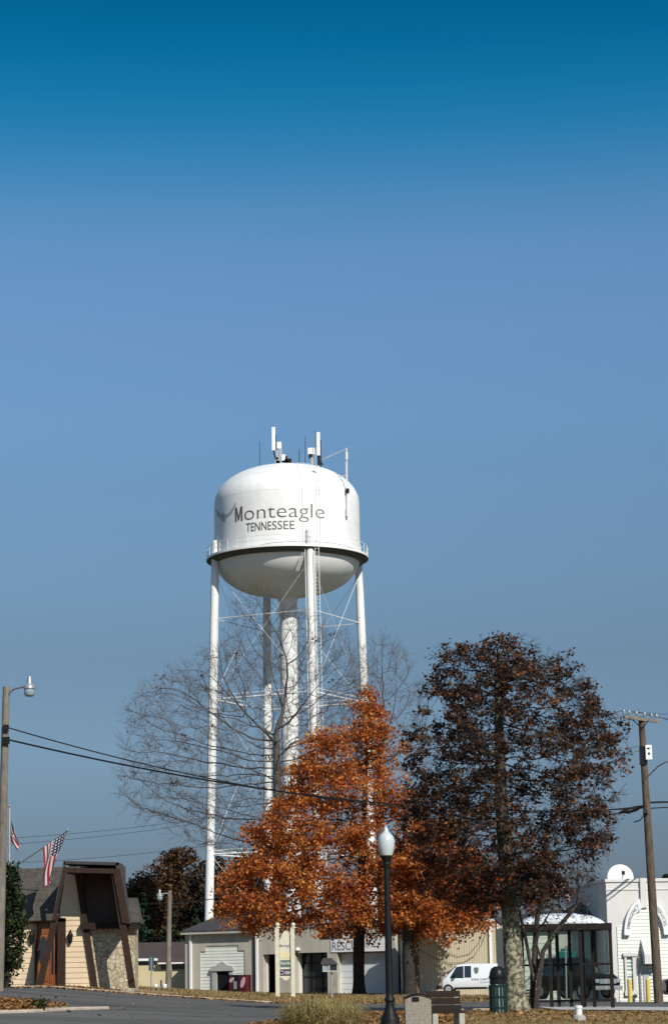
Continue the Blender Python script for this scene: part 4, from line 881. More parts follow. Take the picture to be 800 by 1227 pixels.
mb = MB(); mb.box(P(7, 874, 49.85)+Vector((-.08, 0, -.05)), P(7, 870, 49.85)+Vector((.1, .1, .05))); mb.build('cable_clamp', M['dark_iron'], lpole); mb = MB(); mb.box(P(6, 889, 49.85)+Vector((-.1, 0, -.06)), P(6, 885, 49.85)+Vector((.16, .1, .06))); mb.build('cable_clamp', M['dark_iron'], lpole)
# ------------------------------------------------------------------ white stucco building with the arched sign (right)
wb = Fac(730.5, 73, R(6)); wz0 = -.9; wt = wb.z(750, 1056.5)
wh = thing('stucco_building', 'white stucco shopfront with arched lettered sign and white boards under the arch', 'building', tuple(wb.p(2, 0, -.3)))
UU = wb.u
mb = MB(); mb.box((0, 0, wz0), (UU(880), 9, wt), wb.M()); mb.build('wall', M['white_stucco'], wh)
mb = MB(); mb.box((-.06, -.07, wt-.02), (UU(880), 9.05, wt+.14), wb.M()); mb.box((-.03, -.04, wt-.42), (UU(770), -.001, wt-.34), wb.M()); mb.box((UU(778), -.04, wt-.42), (UU(880), -.001, wt-.34), wb.M()); mb.build('parapet_cap', M['white_stucco'], wh, bevel=.02)
mb = MB(); mb.box((UU(770.5), -.16, wb.z(775, 1088)), (UU(778), .1, wt+.16), wb.M()); mb.build('pilaster', M['white_stucco'], wh, bevel=.02)
cx_ = UU(776); za = wb.z(776, 1115); rx = UU(776)-UU(753); 
topz = wb.z(776, 1078); 
def arch(z):                              # half width of the boarded arch at height z
    if z <= za: return rx
    k = (z-za)/(topz-za); return rx*math.sqrt(max(0, 1-k*k))
zb2 = wb.z(745, 1109.5)
mb = MB(); mb.laps(wb, lambda z: UU(741) if z < zb2 else cx_-arch(z), lambda z: UU(815) if z < zb2 else cx_+arch(z), wz0+.3, topz-.05, .17, .03, .03); mb.build('boards', M['white_boards'], wh)
# arched sign: a band following the arch, raised off the wall
def archpt(a, k, out): 
    return wb.p(cx_-rx*1.0*math.cos(a)*k, out, za-.25+(topz-za+.05)*math.sin(a)*k)
for a0, a1, word, w0, w1 in ((.02, 1.30, 'EMERGENCY', .22, 1.16), (math.pi-1.12, math.pi-.02, 'SERVICES', math.pi-.98, math.pi-.30)):
    mb = MB(); n = 18; vs = []
    for i in range(n+1):
        a = a0+(a1-a0)*i/n
        for k, o in ((1.20, .07), (1.20, .30), (.88, .30), (.88, .07)): vs.append(archpt(a, k, o))
    mb.add(vs, [(i*4+j, i*4+(j+1) % 4, i*4+4+(j+1) % 4, i*4+4+j) for i in range(n) for j in range(4)]+[(0, 1, 2, 3), (n*4+3, n*4+2, n*4+1, n*4)]); sg = mb.build('arch_sign', M['sign_white'], wh)
    mb = MB(); text_on(mb, word, lambda u, z: archpt(u, z, .312), w0, w1, .945, .15, .004); mb.build('lettering', M['grey_letter'], sg)
# window with its moulded head
mb = MB(); z0, z1 = wb.z(752, 1187), wb.z(752, 1146)
for a, b2 in ((748, 750.5), (757.5, 761.5)): mb.box((UU(a), -.16, z0), (UU(b2), .0, z1), wb.M())
mb.box((UU(747), -.2, z0-.25), (UU(762.5), 0, z0), wb.M()); mb.box((UU(746.5), -.22, z1), (UU(763.5), 0, z1+.16), wb.M())
mb.prism([wb.p(UU(px), .2, wb.z(755, py)) for px, py in ((747, 1146), (747, 1143.5), (750, 1144), (753, 1142), (755, 1140.5), (757, 1142), (760, 1144), (763, 1143.5), (763, 1146))], wb.n*-.18); wf = mb.build('window', M['white_stucco'], wh)
mb = MB(); mb.box((UU(750.5), -.05, z0), (UU(757.5), 0.02, z1), wb.M()); mb.build('pane', M['window_light'], wf)
mb = MB(); mb.box((UU(750.5), -.08, wb.z(752, 1167)), (UU(757.5), -.05, wb.z(752, 1165)), wb.M()); mb.build('sash_bar', M['white_paint'], wf)
# awning over the door, door, pipe, meter box
aw0, aw1 = UU(769), UU(787); zt_, zb_ = wb.z(776, 1124), wb.z(776, 1155)
mb = MB(); mb.add([wb.p(aw0, .02, zt_), wb.p(aw1, .02, zt_), wb.p(aw1, .75, zb_+.45), wb.p(aw0, .75, zb_+.45), wb.p(aw1, .75, zb_), wb.p(aw0, .75, zb_), wb.p(aw0, .02, zb_), wb.p(aw1, .02, zb_)], [(0, 1, 2, 3), (3, 2, 4, 5), (0, 3, 5, 6), (1, 7, 4, 2)]); mb.build('awning', M['white_stucco'], wh)
mb = MB(); mb.box((UU(771), -.04, wz0), (UU(786), .03, zb_), wb.M()); mb.build('doorway', M['void'], wh)
mb = MB(); mb.box((UU(770), -.1, wz0), (UU(776.5), -.02, wb.z(773, 1160)), wb.M()); dd_ = mb.build('door', M['grey_trim'], wh)
mb = MB(); mb.box((UU(774), -.14, wb.z(773, 1182)), (UU(775.5), -.09, wb.z(773, 1178)), wb.M()); mb.build('handle', M['dark_iron'], dd_)
mb = MB(); mb.tube([wb.p(UU(766.3), .12, wz0), wb.p(UU(765.8), .12, wb.z(766, 1143))], .055, 8); mb.box((UU(764.5), -.25, wb.z(766, 1155)), (UU(768), -.05, wb.z(766, 1146)), wb.M()); mb.build('meter_pipe', M['galv'], wh)
for px in (747, 768.8, 799):
    c = wb.p(UU(px), 1.2, H(wb.p(UU(px), 1.2, 0).x, wb.p(UU(px), 1.2, 0).y)-.05)
    if px == 747: bo = thing('bollard', 'yellow bollard below the window of the white building', 'bollard', tuple(c), 'yellow bollards'); mb = MB(); mb.tube([c, c+Vector((0, 0, 1.12))], .11, 14); mb.lathe(c+Vector((0, 0, 1.12)), [(.11, 0), (.08, .06), (0, .08)], 14); mb.build('shaft', M['yellow'], bo, smooth=True, auto=40)
    else: o = copy_tree(bo); o.location = c; o['label'] = 'yellow bollard by the pipe left of the doorway' if px < 790 else 'yellow bollard at the right edge by the black car'
# dish on the roof
di = thing('satellite_dish', 'round white satellite dish on the white building roof', 'satellite dish', tuple(P(742.5, 1060, 76))); c = P(742.5, 1051.5, 76); rr = .68; mb = MB()
nrm = Vector((-.05, -1, .12)).normalized(); ux = Vector((1, 0, 0)); uy = nrm.cross(ux)*-1; vs = []; n = 32
for k in range(7):
    r_ = rr*k/6
    for j in range(n): a = 2*math.pi*j/n; vs.append(c+(ux*math.cos(a)+uy*math.sin(a))*r_-nrm*(.10*(1-(k/6)**2)))
mb.add(vs, [(k*n+j, k*n+(j+1) % n, (k+1)*n+(j+1) % n, (k+1)*n+j) for k in range(6) for j in range(n)]); ds = mb.build('reflector', M['sign_white'], di, smooth=True)
m_ = ds.modifiers.new('thickness', 'SOLIDIFY'); m_.thickness = .03
mb = MB(); mb.tube([c-nrm*.1, c-nrm*.5+Vector((0, 0, -.2)), Vector((c.x, c.y+.5, wt))], .05, 8); mb.build('mount', M['galv'], di)
mb = MB(); mb.tube([c+Vector((0, 0, -rr*.9)), c+nrm*.5+Vector((0.12, 0, .12))], .02, 6); mb.box(c+nrm*.5+Vector((.05, -.08, .05)), c+nrm*.5+Vector((.2, .05, .25))); mb.build('feed_horn', M['dark_iron'], di)
# ------------------------------------------------------------------ pale green boarded wing behind the shelter
gw = Fac(596, 74.7, 0); gt = gw.z(660, 1110)
gb_ = thing('boarded_building', 'pale green boarded building with dark roof behind the bus shelter', 'building', tuple(gw.p(3, 0, -.3)))
mb = MB(); mb.laps(gw, lambda z: gw.u(604), lambda z: gw.u(713), -.9, gt, .27); mb.build('siding', M['green_boards'], gb_)
mb = MB(); mb.box((gw.u(604), .03, -.9), (gw.u(713), 5, gt), gw.M()); mb.build('wall', M['green_boards'], gb_)
mb = MB(); mb.prism([gw.p(gw.u(602), .4, gt), gw.p(gw.u(712), .4, gt), gw.p(gw.u(712), -5, gw.z(680, 1086)), gw.p(gw.u(602), -5, gw.z(680, 1098))], (0, 0, .12)); mb.prism([gw.p(gw.u(690), -.6, gw.z(700, 1094)), gw.p(gw.u(712), -.6, gw.z(700, 1098)), gw.p(gw.u(712), -4, gw.z(714, 1074)), gw.p(gw.u(688), -4, gw.z(690, 1089))], (0, 0, .1)); rf = mb.build('roof', M['shingle_dark'], gb_)
mb = MB(); mb.tube([gw.p(gw.u(688), -3.9, gw.z(690, 1088)), gw.p(gw.u(713), -3.9, gw.z(714, 1073))], .09, 6); mb.build('trim', M['white_paint'], rf); mb = MB(); mb.box((gw.u(602), -.45, gt-.1), (gw.u(713), -.4, gt+.1), gw.M()); mb.build('trim', M['white_paint'], rf)
mb = MB(); mb.box((gw.u(656), -.1, gw.z(660, 1150)), (gw.u(700), .02, gw.z(660, 1143)), gw.M()); mb.box((gw.u(667), -.08, -.9), (gw.u(685), .02, gw.z(660, 1120)), gw.M()); mb.build('door_surround', M['grey_trim'], gb_)
# ------------------------------------------------------------------ bus shelter
sf, sk = 51.2, 53.0; zf0 = -.2
bs = thing('bus_shelter', 'dark brown framed bus shelter with white domed roof', 'bus shelter', tuple(P(680, 1208, 52)))
ztop = ZA(1111, sf, 680); xl_, xr_ = XA(623.5, sf), XA(733, sf)
yf, yk = sf*K, sf*K+1.55
px_front = (624.5, 660, 697, 733); 
mb = MB()
for px in px_front:
    x = XA(px, sf); mb = MB(); mb.box((x-.06, yf-.05, zf0-.2), (x+.06, yf+.05, ztop-.05)); mb.build('post', M['bronze'], bs)
for px in (631, 648, 674, 689, 705, 717):
    x = XA(px, sf); mb = MB(); mb.box((x-.055, yk-.05, zf0-.2), (x+.055, yk+.05, ztop-.05)); mb.build('post', M['bronze'], bs)
mb = MB(); zr = (ZA(1155.5, sf, 680), ZA(1199.5, sf, 680))
for z in zr:
    mb.box((xl_, yk-.03, z-.035), (xr_, yk+.03, z+.035)); mb.box((xl_-.02, yf, z-.035), (xl_+.04, yk, z+.035)); mb.box((xr_-.04, yf, z-.035), (xr_+.02, yk, z+.035))
mb.box((XA(697, sf), yf-.031, zr[0]-.034), (xr_, yf+.03, zr[0]+.034)); mb.box((XA(697, sf), yf-.031, zr[1]-.034), (xr_, yf+.03, zr[1]+.034)); mb.box((xl_, yf-.031, zr[1]-.034), (XA(660, sf), yf+.03, zr[1]+.034)); mb.build('rail', M['bronze'], bs)
mb = MB(); mb.box((xl_-.12, yf-.14, ztop-.1), (xr_+.06, yf+.06, ztop+.12)); mb.box((xl_-.12, yk-.06, ztop-.1), (xr_+.06, yk+.14, ztop+.12)); mb.box((xl_-.12, yf+.06, ztop-.1), (xl_+.06, yk-.06, ztop+.12)); mb.box((xr_-.12, yf+.06, ztop-.1), (xr_+.06, yk-.06, ztop+.12)); mb.build('roof_frame', M['bronze'], bs)
mb = MB(); nx_, ny_ = 26, 12; dv = []
for k in range(ny_+1):
    for i in range(nx_+1):
        s, t_ = -1+2*i/nx_, -1+2*k/ny_; h = .40*(max(0, 1-abs(s)**2.6))**.6*(max(0, 1-t_**2))**.45; dv.append((xl_-.05+(xr_-xl_-.1)*(s+1)/2+.05, yf+(yk-yf)*(t_+1)/2, ztop+.10+h))
mb.add(dv, [(k*(nx_+1)+i, k*(nx_+1)+i+1, k*(nx_+1)+i+nx_+2, k*(nx_+1)+i+nx_+1) for k in range(ny_) for i in range(nx_)]); dm = mb.build('roof_dome', M['dome'], bs, smooth=True); dm.modifiers.new('thickness', 'SOLIDIFY').thickness = .02
for a, b2, y_ in ((xl_, xr_, yk),):
    mb = MB(); mb.box((a+.05, y_-.005, zr[1]), (b2-.05, y_+.005, ztop-.08)); mb.build('pane', M['pane'], bs)
mb = MB(); mb.box((xr_-.008, yf+.06, zr[1]), (xr_+.002, yk-.06, ztop-.1)); mb.build('pane', M['pane'], bs)
gbn = thing('metal_bench', 'dark green metal bench at the left end of the shelter', 'bench', (XA(640, sf), yf+.6, zf0)); mb = MB(); x0, x1 = XA(630, sf), XA(655, sf)
for k in range(5): mb.box((x0, yf+.35+k*.1, zf0+.05), (x1, yf+.43+k*.1, zf0+.09))
mb.build('seat', M['green_metal'], gbn); mb = MB()
for k in range(6): mb.box((x0, yf+.9, zf0+.14+k*.1), (x0+.35, yf+.93, zf0+.21+k*.1))
mb.build('backrest', M['green_metal'], gbn)
for x in (x0+.06, x1-.1):
    mb = MB(); mb.box((x, yf+.38, zf0-.25), (x+.05, yf+.86, zf0+.05)); mb.build('leg', M['green_metal'], gbn)
# green street name sign seen through the shelter
gs = thing('street_sign', 'green street name blades on a post seen through the bus shelter', 'sign', tuple(P(678, 1205, 68))); a, b2 = P(678.5, 1207, 68), P(677, 1134, 68); mb = MB(); mb.tube([a, b2], .035, 8); mb.build('post', M['galv'], gs)
for (p0, p1, t_, dy) in (((665.5, 1147.5), (689, 1140.5), 'ST', 0), ((671, 1140), (681, 1136.5), '', .9)):
    c0, c1 = P(*p0, 68), P(*p1, 68); mb = MB(); mb.box((c0.x, c0.y-.02, c0.z), (c1.x, c0.y+.02, c1.z)); pl_ = mb.build('blade', M['sign_green'], gs)
# white pipe stub in the grass
ps = thing('pipe_stub', 'short white pipe stub with grey collar in the foreground grass', 'pipe', tuple(P(693, 1219, 39))); a = P(693, 1219, 39); a.z = H(a.x, a.y)+.12; mb = MB(); mb.lathe(a, [(.0, -.2), (.09, -.2), (.09, .21), (.105, .21), (.105, .27), (.06, .29), (0, .29)], 16); mb.build('shaft', M['sign_white'], ps, smooth=True, auto=40); mb = MB(); mb.lathe(a, [(.1, -.2), (.19, -.18), (.17, .02), (.1, .05)], 14); mb.build('collar', M['concrete'], ps)
# ------------------------------------------------------------------ vehicles
vz = P(566, 1190.5, 98)
vn, vM, vs_ = vehicle('cargo_van', 'small white cargo van with a shield emblem by the beige wall', 'van', tuple(vz), math.pi-R(9),
  [(-2.25, .80, .82, .68, .42, 1.0, 1.72), (-2.2, .88, .9, .74, .33, 1.0, 1.86), (-1.9, .91, .92, .76, .3, 1.0, 1.90), (.4, .91, .92, .77, .3, 1.0, 1.93), (.95, .91, .92, .75, .3, 1.0, 1.86), (1.45, .90, .90, .72, .3, 1.02, 1.40), (1.62, .89, .88, .74, .3, 1.0, 1.18), (1.88, .84, .82, .70, .33, .84, 1.02), (1.98, .74, .72, .62, .4, .66, .84)],
  [M['car_white']], [(-.02, .42, .04, .95, -.02, .42), (.48, 1.40, .0, .96, .48, .95)], (-1.45, 1.5), .32, .22)
mb = MB(); ws = [(.99, 1.79, .66), (1.48, 1.32, .66)]; pts = [vM @ Vector((ws[0][0]+.02, .66, ws[0][1]+.03)), vM @ Vector((ws[0][0]+.02, -.66, ws[0][1]+.03)), vM @ Vector((ws[1][0]+.05, -.74, ws[1][1]+.02)), vM @ Vector((ws[1][0]+.05, .74, ws[1][1]+.02))]; mb.prism(pts, vM.to_3x3() @ Vector((-.03, 0, -.03))); mb.build('windscreen', M['glass'], vn)
for sg in (1, -1):
    mb = MB(); c = Vector((1.05, sg*1.08, 1.12)); mb.box(c-Vector((.06, .10, .10)), c+Vector((.08, .08, .14)), vM); mb.box(c-Vector((.03, sg*.2, .03)), c+Vector((.03, 0, .03)), vM); mb.build('mirror', M['black'], vn, bevel=.02)
mb = MB(); mb.box((-2.32, -.86, .32), (-2.2, .86, .58), vM); mb.box((2.1, -.78, .32), (2.31, .78, .55), vM); mb.box((-1.05, .90, .28), (1.1, .95, .42), vM); mb.build('bumper', M['black'], vn, bevel=.02)
def vside(f, x, z, o=.0): 
    f0 = (z-1.0)/(1.80-1.0); w = .92+(.76-.92)*max(0, min(1, f0)); return vM @ Vector((x, f*(w+.014+o), z))
sh = [(-.16, .2), (0, .23), (.16, .2), (.16, 0), (.1, -.14), (0, -.22), (-.1, -.14), (-.16, 0)]
fs_ = 1
mb = MB(); mb.prism([vside(fs_, -.35-a, 1.46+b) for a, b in sh], vM.to_3x3() @ Vector((0, -.006, 0))); em = mb.build('shield_emblem', M['rust'], vn); mb = MB(); mb.prism([vside(fs_, -.35-a*.72, 1.46+b*.72, .006) for a, b in sh], vM.to_3x3() @ Vector((0, -.004, 0))); mb.build('shield_centre', plain('faded_shield_green', (.10, .16, .12), .5, .6, 9), em)
mb = MB(); text_on(mb, 'FIRE DEPT', lambda u, z: vside(fs_, -u, z), .05, 1.25, .84, .13, .004); text_on(mb, 'VOLUNTEER', lambda u, z: vside(fs_, -u, z), .55, 1.4, .68, .08, 0); mb.build('lettering', M['grey_letter'], vn)
mb = MB(); mb.box((-2.28, .62, 1.0), (-2.2, .84, 1.5), vM); mb.box((-2.28, -.84, 1.0), (-2.2, -.62, 1.5), vM); mb.build('tail_light', M['red_paint'], vn)
sz = P(688, 1197, 69.5); VS = .94
sv, sM, _ = vehicle('parked_truck', 'black boxy vehicle parked behind the bus shelter', 'truck', tuple(sz), R(-52),
  [(-2.3, .82, .84, .74, .5, 1.1, 1.85), (-2.2, .92, .94, .80, .42, 1.1, 2.0), (.1, .93, .95, .80, .4, 1.1, 2.04), (.45, .93, .95, .78, .4, 1.12, 1.98), (.95, .93, .94, .78, .4, 1.15, 1.42), (1.1, .93, .93, .80, .4, 1.10, 1.30), (2.2, .92, .90, .78, .42, 1.02, 1.18), (2.36, .86, .84, .72, .5, .9, 1.05)],
  [M['car_black']], [(-.45, .75, .05, .9, -.45, .35), (-1.5, -.6, .05, .9, -1.45, -.6)], (-1.45, 1.5), .40, .27)
if 1: sv.scale = (VS, VS, VS)
mb = MB(); mb.box((2.3, -.55, .72), (2.40, .55, .95), sM); mb.build('grille', M['galv'], sv)
for s in (-.72, .72):
    mb = MB(); mb.box((2.28, s-.14, .76), (2.41, s+.14, .95), sM); mb.build('headlight', M['window_light'], sv, bevel=.03)
mb = MB(); mb.box((2.25, -.9, .42), (2.48, .9, .62), sM); mb.build('bumper', M['galv'], sv, bevel=.03)
for s in (1, -1):
    mb = MB(); mb.box((.5, s*.98-.02, 1.15), (.62, s*1.2, 1.42), sM); mb.build('mirror', M['black'], sv, bevel=.02)
cz1 = P(792, 1201, 69); cz1 = Vector((XA(795, 69)+2.2, 69*K, cz1.z))
cb, cM, _ = vehicle('parked_car', 'black car cut off by the right edge of the picture', 'car', tuple(cz1), R(3),
  [(-2.25, .78, .78, .6, .5, .8, .98), (-2.1, .86, .86, .7, .34, .86, 1.05), (-1.5, .88, .88, .66, .3, .9, 1.10), (-.9, .88, .88, .58, .28, .92, 1.40), (.1, .88, .88, .58, .28, .92, 1.44), (1.0, .88, .88, .66, .28, .92, 1.10), (2.0, .84, .82, .7, .3, .74, .92), (2.2, .74, .72, .6, .4, .6, .76)],
  [M['car_black']], [(-.85, .7, .05, .9, -.75, .2)], (-1.35, 1.4), .31, .2)
# ------------------------------------------------------------------ street furniture in front
ld = 29; lb0 = P(467.3, 1232, ld); lb0.z = H(lb0.x, lb0.y)
sl = thing('street_lamp', 'black street lamp post with white acorn globe', 'street lamp', tuple(lb0)); Z = lambda py: ZA(py, ld, 465)
mb = MB(); c = Vector((lb0.x, lb0.y, 0)); w = lambda px: px/F*ld*K*.91
mb.lathe(c, [(w(13), lb0.z-.1), (w(13), Z(1226)), (w(12.2), Z(1224)), (w(12.5), Z(1221)), (w(11), Z(1218)), (w(9.5), Z(1215.5)), (w(6.5), Z(1209)), (w(5.4), Z(1203)), (w(5.6), Z(1200.5)), (w(7.2), Z(1199)), (w(6.8), Z(1196.5)), (w(5.2), Z(1194.5)), (w(4.9), Z(1190)), (w(3.9), Z(1030+13)), (w(3.9), Z(1040)), (w(5.5), Z(1036)), (w(5.5), Z(1034)), (w(4.8), Z(1033)), (w(6.6), Z(1029)), (w(7.8), Z(1027)), (w(7.8), Z(1025))], 20); mb.build('post', M['dark_iron'], sl, smooth=True, auto=35)
c = Vector((P(462.6, 1010, ld).x*0+lb0.x, lb0.y, 0)); mb = MB(); mb.lathe(c, [(w(7.2), Z(1026)), (w(9.2), Z(1021)), (w(10.8), Z(1014)), (w(11), Z(1008)), (w(10.3), Z(1003.5)), (w(7.8), Z(1000)), (w(5.2), Z(998)), (w(3.4), Z(996.5)), (w(3.1), Z(994.5)), (w(2.2), Z(992.5)), (w(1.0), Z(990.5)), (0.001, Z(989))], 28); mb.build('globe', M['opal'], sl, smooth=True)
# concrete litter bin
bd = 29; bx0, bx1 = XA(484.5, bd), XA(516, bd); by = bd*K; bz = H(bx0, by); t = thing('litter_bin', 'arched exposed aggregate litter bin with black rim and slot', 'litter bin', ((bx0+bx1)/2, by, bz)); zsh = ZA(1197, bd, 500); ztp = ZA(1192.2, bd, 500)
mb = MB(); ap = [(bx0, bz-.1), (bx1, bz-.1)]+[(bx1-(bx1-bx0)*k/14, zsh+(ztp-zsh)*math.sin(math.pi*k/14)) for k in range(15)]; mb.prism([(x, by, z) for x, z in ap], (0, .55, 0)); mb.build('body', M['concrete_agg'], t, bevel=.012)
mb = MB(); ar = [Vector((bx1+.02-(bx1-bx0+.04)*k/18, 0, zsh+.004+(ztp-zsh)*math.sin(math.pi*k/18))) for k in range(19)]; vs = []
for p in ar: vs += [(p.x, by-.03, p.z), (p.x, by-.03, p.z+.03), (p.x, by+.58, p.z+.03), (p.x, by+.58, p.z)]
mb.add(vs, [(i*4+j, i*4+(j+1) % 4, i*4+4+(j+1) % 4, i*4+4+j) for i in range(18) for j in range(4)]+[(0, 1, 2, 3), (75, 74, 73, 72)]); mb.build('rim', M['black'], t)
mb = MB(); mb.box((XA(493.5, bd), by-.025, ZA(1199.5, bd, 500)), (XA(501.5, bd), by+.02, ZA(1194.5, bd, 500))); mb.build('slot', M['black'], t)
# bench with concrete ends, seen from its end
bnd = 32; ben = thing('park_bench', 'dark plank bench with concrete ends beside the litter bin', 'bench', tuple(P(535, 1226, bnd))); BM = Matrix.Translation(Vector((XA(534.5, bnd), bnd*K, H(7, 52)))) @ Matrix.Rotation(R(8), 4, 'Z')
hw_ = (XA(555, bnd)-XA(514, bnd))/2; zs_ = ZA(1187, bnd, 530)-H(7, 52); 
for k in range(3):
    mb = MB(); mb.box((-hw_, .38-.05*k, zs_-.14-k*.15), (hw_, .43-.05*k, zs_-.005-k*.15), BM); mb.build('back_plank', M['dark_brown'], ben, bevel=.008)
for k in range(4):
    mb = MB(); mb.box((-hw_, -.18+k*.125, zs_-.48), (hw_, -.07+k*.125, zs_-.44), BM); mb.build('seat_plank', M['dark_brown'], ben, bevel=.008)
for s in (-hw_+.02, hw_-.14):
    mb = MB(); pr = [(-.2, -.15), (.46, -.15), (.46, zs_-.08), (.40, zs_-.08), (.30, zs_-.48), (-.2, zs_-.48)]; mb.prism([BM @ Vector((s, a, b)) for a, b in pr], BM.to_3x3() @ Vector((.12, 0, 0))); mb.build('end_support', M['concrete'], ben, bevel=.01)
# slatted bin with domed lid
cd = 43.5; cc = P(597, 1212, cd); cc.z = H(cc.x, cc.y); t = thing('trash_can', 'dark green slatted trash can with black domed lid beside the trunk', 'trash can', tuple(cc)); zc = lambda py: ZA(py, cd, 596); rr = (XA(607.5, cd)-XA(586.5, cd))/2
mb = MB()
for z in (zc(1207), zc(1194), zc(1181)): mb.tube([cc+Vector((rr*math.cos(a), rr*math.sin(a), z-cc.z)) for a in np.linspace(0, 2*math.pi, 25)], .022, 6)
for k in range(15):
    a = 2*math.pi*k/15; p = Vector((cc.x+rr*math.cos(a), cc.y+rr*math.sin(a), 0)); tt = Vector((-math.sin(a), math.cos(a), 0))*.028; nn = Vector((math.cos(a), math.sin(a), 0))*.008; mb.hexa([p-tt-nn+Vector((0, 0, cc.z+.02)), p+tt-nn+Vector((0, 0, cc.z+.02)), p+tt+nn+Vector((0, 0, cc.z+.02)), p-tt+nn+Vector((0, 0, cc.z+.02)), p-tt-nn+Vector((0, 0, zc(1180))), p+tt-nn+Vector((0, 0, zc(1180))), p+tt+nn+Vector((0, 0, zc(1180))), p-tt+nn+Vector((0, 0, zc(1180)))])
mb.build('slats', M['green_metal'], t)
mb = MB(); mb.lathe(Vector((cc.x, cc.y, 0)), [(rr*.84, cc.z+.03), (rr*.86, zc(1182)), (rr*.7, zc(1182))], 24); mb.build('liner', M['galv'], t, smooth=True, auto=40)
mb = MB(); mb.lathe(Vector((cc.x, cc.y, 0)), [(rr*.93, zc(1179.5)), (rr*.93, zc(1172)), (rr*1.05, zc(1171.5)), (rr*1.05, zc(1169.8)), (rr*.95, zc(1169)), (rr*.9, zc(1165)), (rr*.72, zc(1160.5)), (rr*.4, zc(1158.2)), (0.001, zc(1157.8))], 26); mb.build('lid', M['black'], t, smooth=True, auto=40)
# two-post town sign
td = 84; sg = thing('hanging_sign', 'tall cream directory panel held between two cream posts', 'sign', tuple(P(342, 1195, td)))
for px, pb_ in ((332.8, 1196), (351.5, 1195.5)):
    a = P(px, pb_, td); b2 = P(px-.3, 1112, td); rr = .115; mb = MB(); mb.box((a.x-rr, a.y-rr, a.z-.3), (a.x+rr, a.y+rr, b2.z)); mb.lathe(b2, [(rr*1.3, 0), (rr*1.3, .05), (rr*.6, .07), (rr*1.15, .17), (rr*.9, .27), (0.001, .32)], 14); mb.build('post', M['post_cream'], sg)
o_ = [(335, 1170.5), (335, 1126), (336.5, 1124), (338, 1119), (340, 1116), (342.3, 1114.9), (344.6, 1116), (346.6, 1119), (348, 1124), (349.4, 1126), (349.4, 1170.5), (346.5, 1172), (344.5, 1174.2), (342.2, 1174.9), (340, 1174.2), (338, 1172)]
mb = MB(); mb.prism([P(a, b2, td) for a, b2 in o_], (0, .09, 0)); pn_ = mb.build('panel', M['post_cream'], sg)
def plate(x0, y0, x1, y1, m, name, par, dz=-.012):
    mb = MB(); a, b2 = P(x0, y1, td), P(x1, y0, td); mb.box((a.x, a.y+dz, a.z), (b2.x, a.y+.01, b2.z)); return mb.build(name, M[m], par)
M['plate_yellow'] = plain('pale_yellow_plate', (.62, .55, .33), .5, .1, 3); M['plate_green'] = plain('grey_green_plate', (.09, .14, .11), .5, .15, 3); M['plate_dark'] = plain('dark_plate', (.04, .04, .05), .5, .2, 4); M['plate_text'] = plain('grey_violet_text', (.32, .30, .34), .6, .1, 4)
tfn = lambda u, z: Vector((u, td*K-.02, z))
mb = MB(); X = lambda px: XA(px, td); Zt = lambda py: ZA(py, td, 342); text_on(mb, 'Monteagle', tfn, X(336), X(348.6), Zt(1134.4), Zt(1131)-Zt(1134.4), .01); mb.build('lettering', M['plate_text'], pn_)
plate(335.9, 1140.5, 348.8, 1148, 'plate_yellow', 'name_plate', pn_)
g_ = plate(335.6, 1150.3, 348.9, 1159, 'plate_green', 'name_plate', pn_); mb = MB(); text_on(mb, 'Town Hall', lambda u, z: tfn(u, z), X(336.2), X(348.3), Zt(1155.6), Zt(1152.4)-Zt(1155.6), .01); mb.build('lettering', M['sign_white'], g_)
g_ = plate(335.6, 1161.2, 348.9, 1169.3, 'plate_dark', 'name_plate', pn_); mb = MB(); aa = [P(336.3+3.4*math.sin(k/10*math.pi)+.3, 1163+k*.5, td) for k in range(11)]
mb.tube([P(336.4, 1163.8, td)+Vector((0, -.03, 0)), P(339, 1163.6, td)+Vector((0, -.03, 0)), P(340, 1165.5, td)+Vector((0, -.03, 0)), P(339, 1167.6, td)+Vector((0, -.03, 0)), P(336.4, 1167.4, td)+Vector((0, -.03, 0))], .04, 5); mb.box(P(341.5, 1167.5, td)+Vector((0, -.02, 0)), P(347.6, 1163.4, td)); mb.build('emblem', M['plate_text'], g_)
# little library box
bd2 = 82; lb_ = thing('book_exchange_box', 'small grey gabled box on a thin post left of the roll up door', 'box', tuple(P(397, 1196, bd2))); a, b2 = P(386.5, 1164.5, bd2), P(404.5, 1155, bd2); mb = MB(); xm = XA(394.8, bd2); 
mb.box((a.x, a.y, a.z), (b2.x, a.y+.5, a.z+.06)); mb.box((a.x, a.y, a.z+.06), (a.x+.05, a.y+.5, b2.z)); mb.box((b2.x-.05, a.y, a.z+.06), (b2.x, a.y+.5, b2.z)); mb.box((xm-.03, a.y, a.z+.06), (xm+.03, a.y+.5, b2.z)); mb.box((a.x, a.y+.45, a.z+.06), (b2.x, a.y+.5, b2.z)); mb.build('case', M['grey_trim'], lb_)
mb = MB(); mb.box((a.x+.05, a.y+.05, a.z+.06), (xm-.03, a.y+.08, b2.z)); mb.build('window', M['window_light'], lb_); mb = MB(); mb.box((xm+.03, a.y+.06, a.z+.06), (b2.x-.05, a.y+.1, b2.z)); mb.build('window', M['glass'], lb_)
mb = MB(); zr_ = ZA(1148.8, bd2, 395); x0, x1, x2, x3 = XA(384.5, bd2), XA(387.5, bd2), XA(397.5, bd2), XA(405, bd2); y0, y1 = a.y-.06, a.y+.56
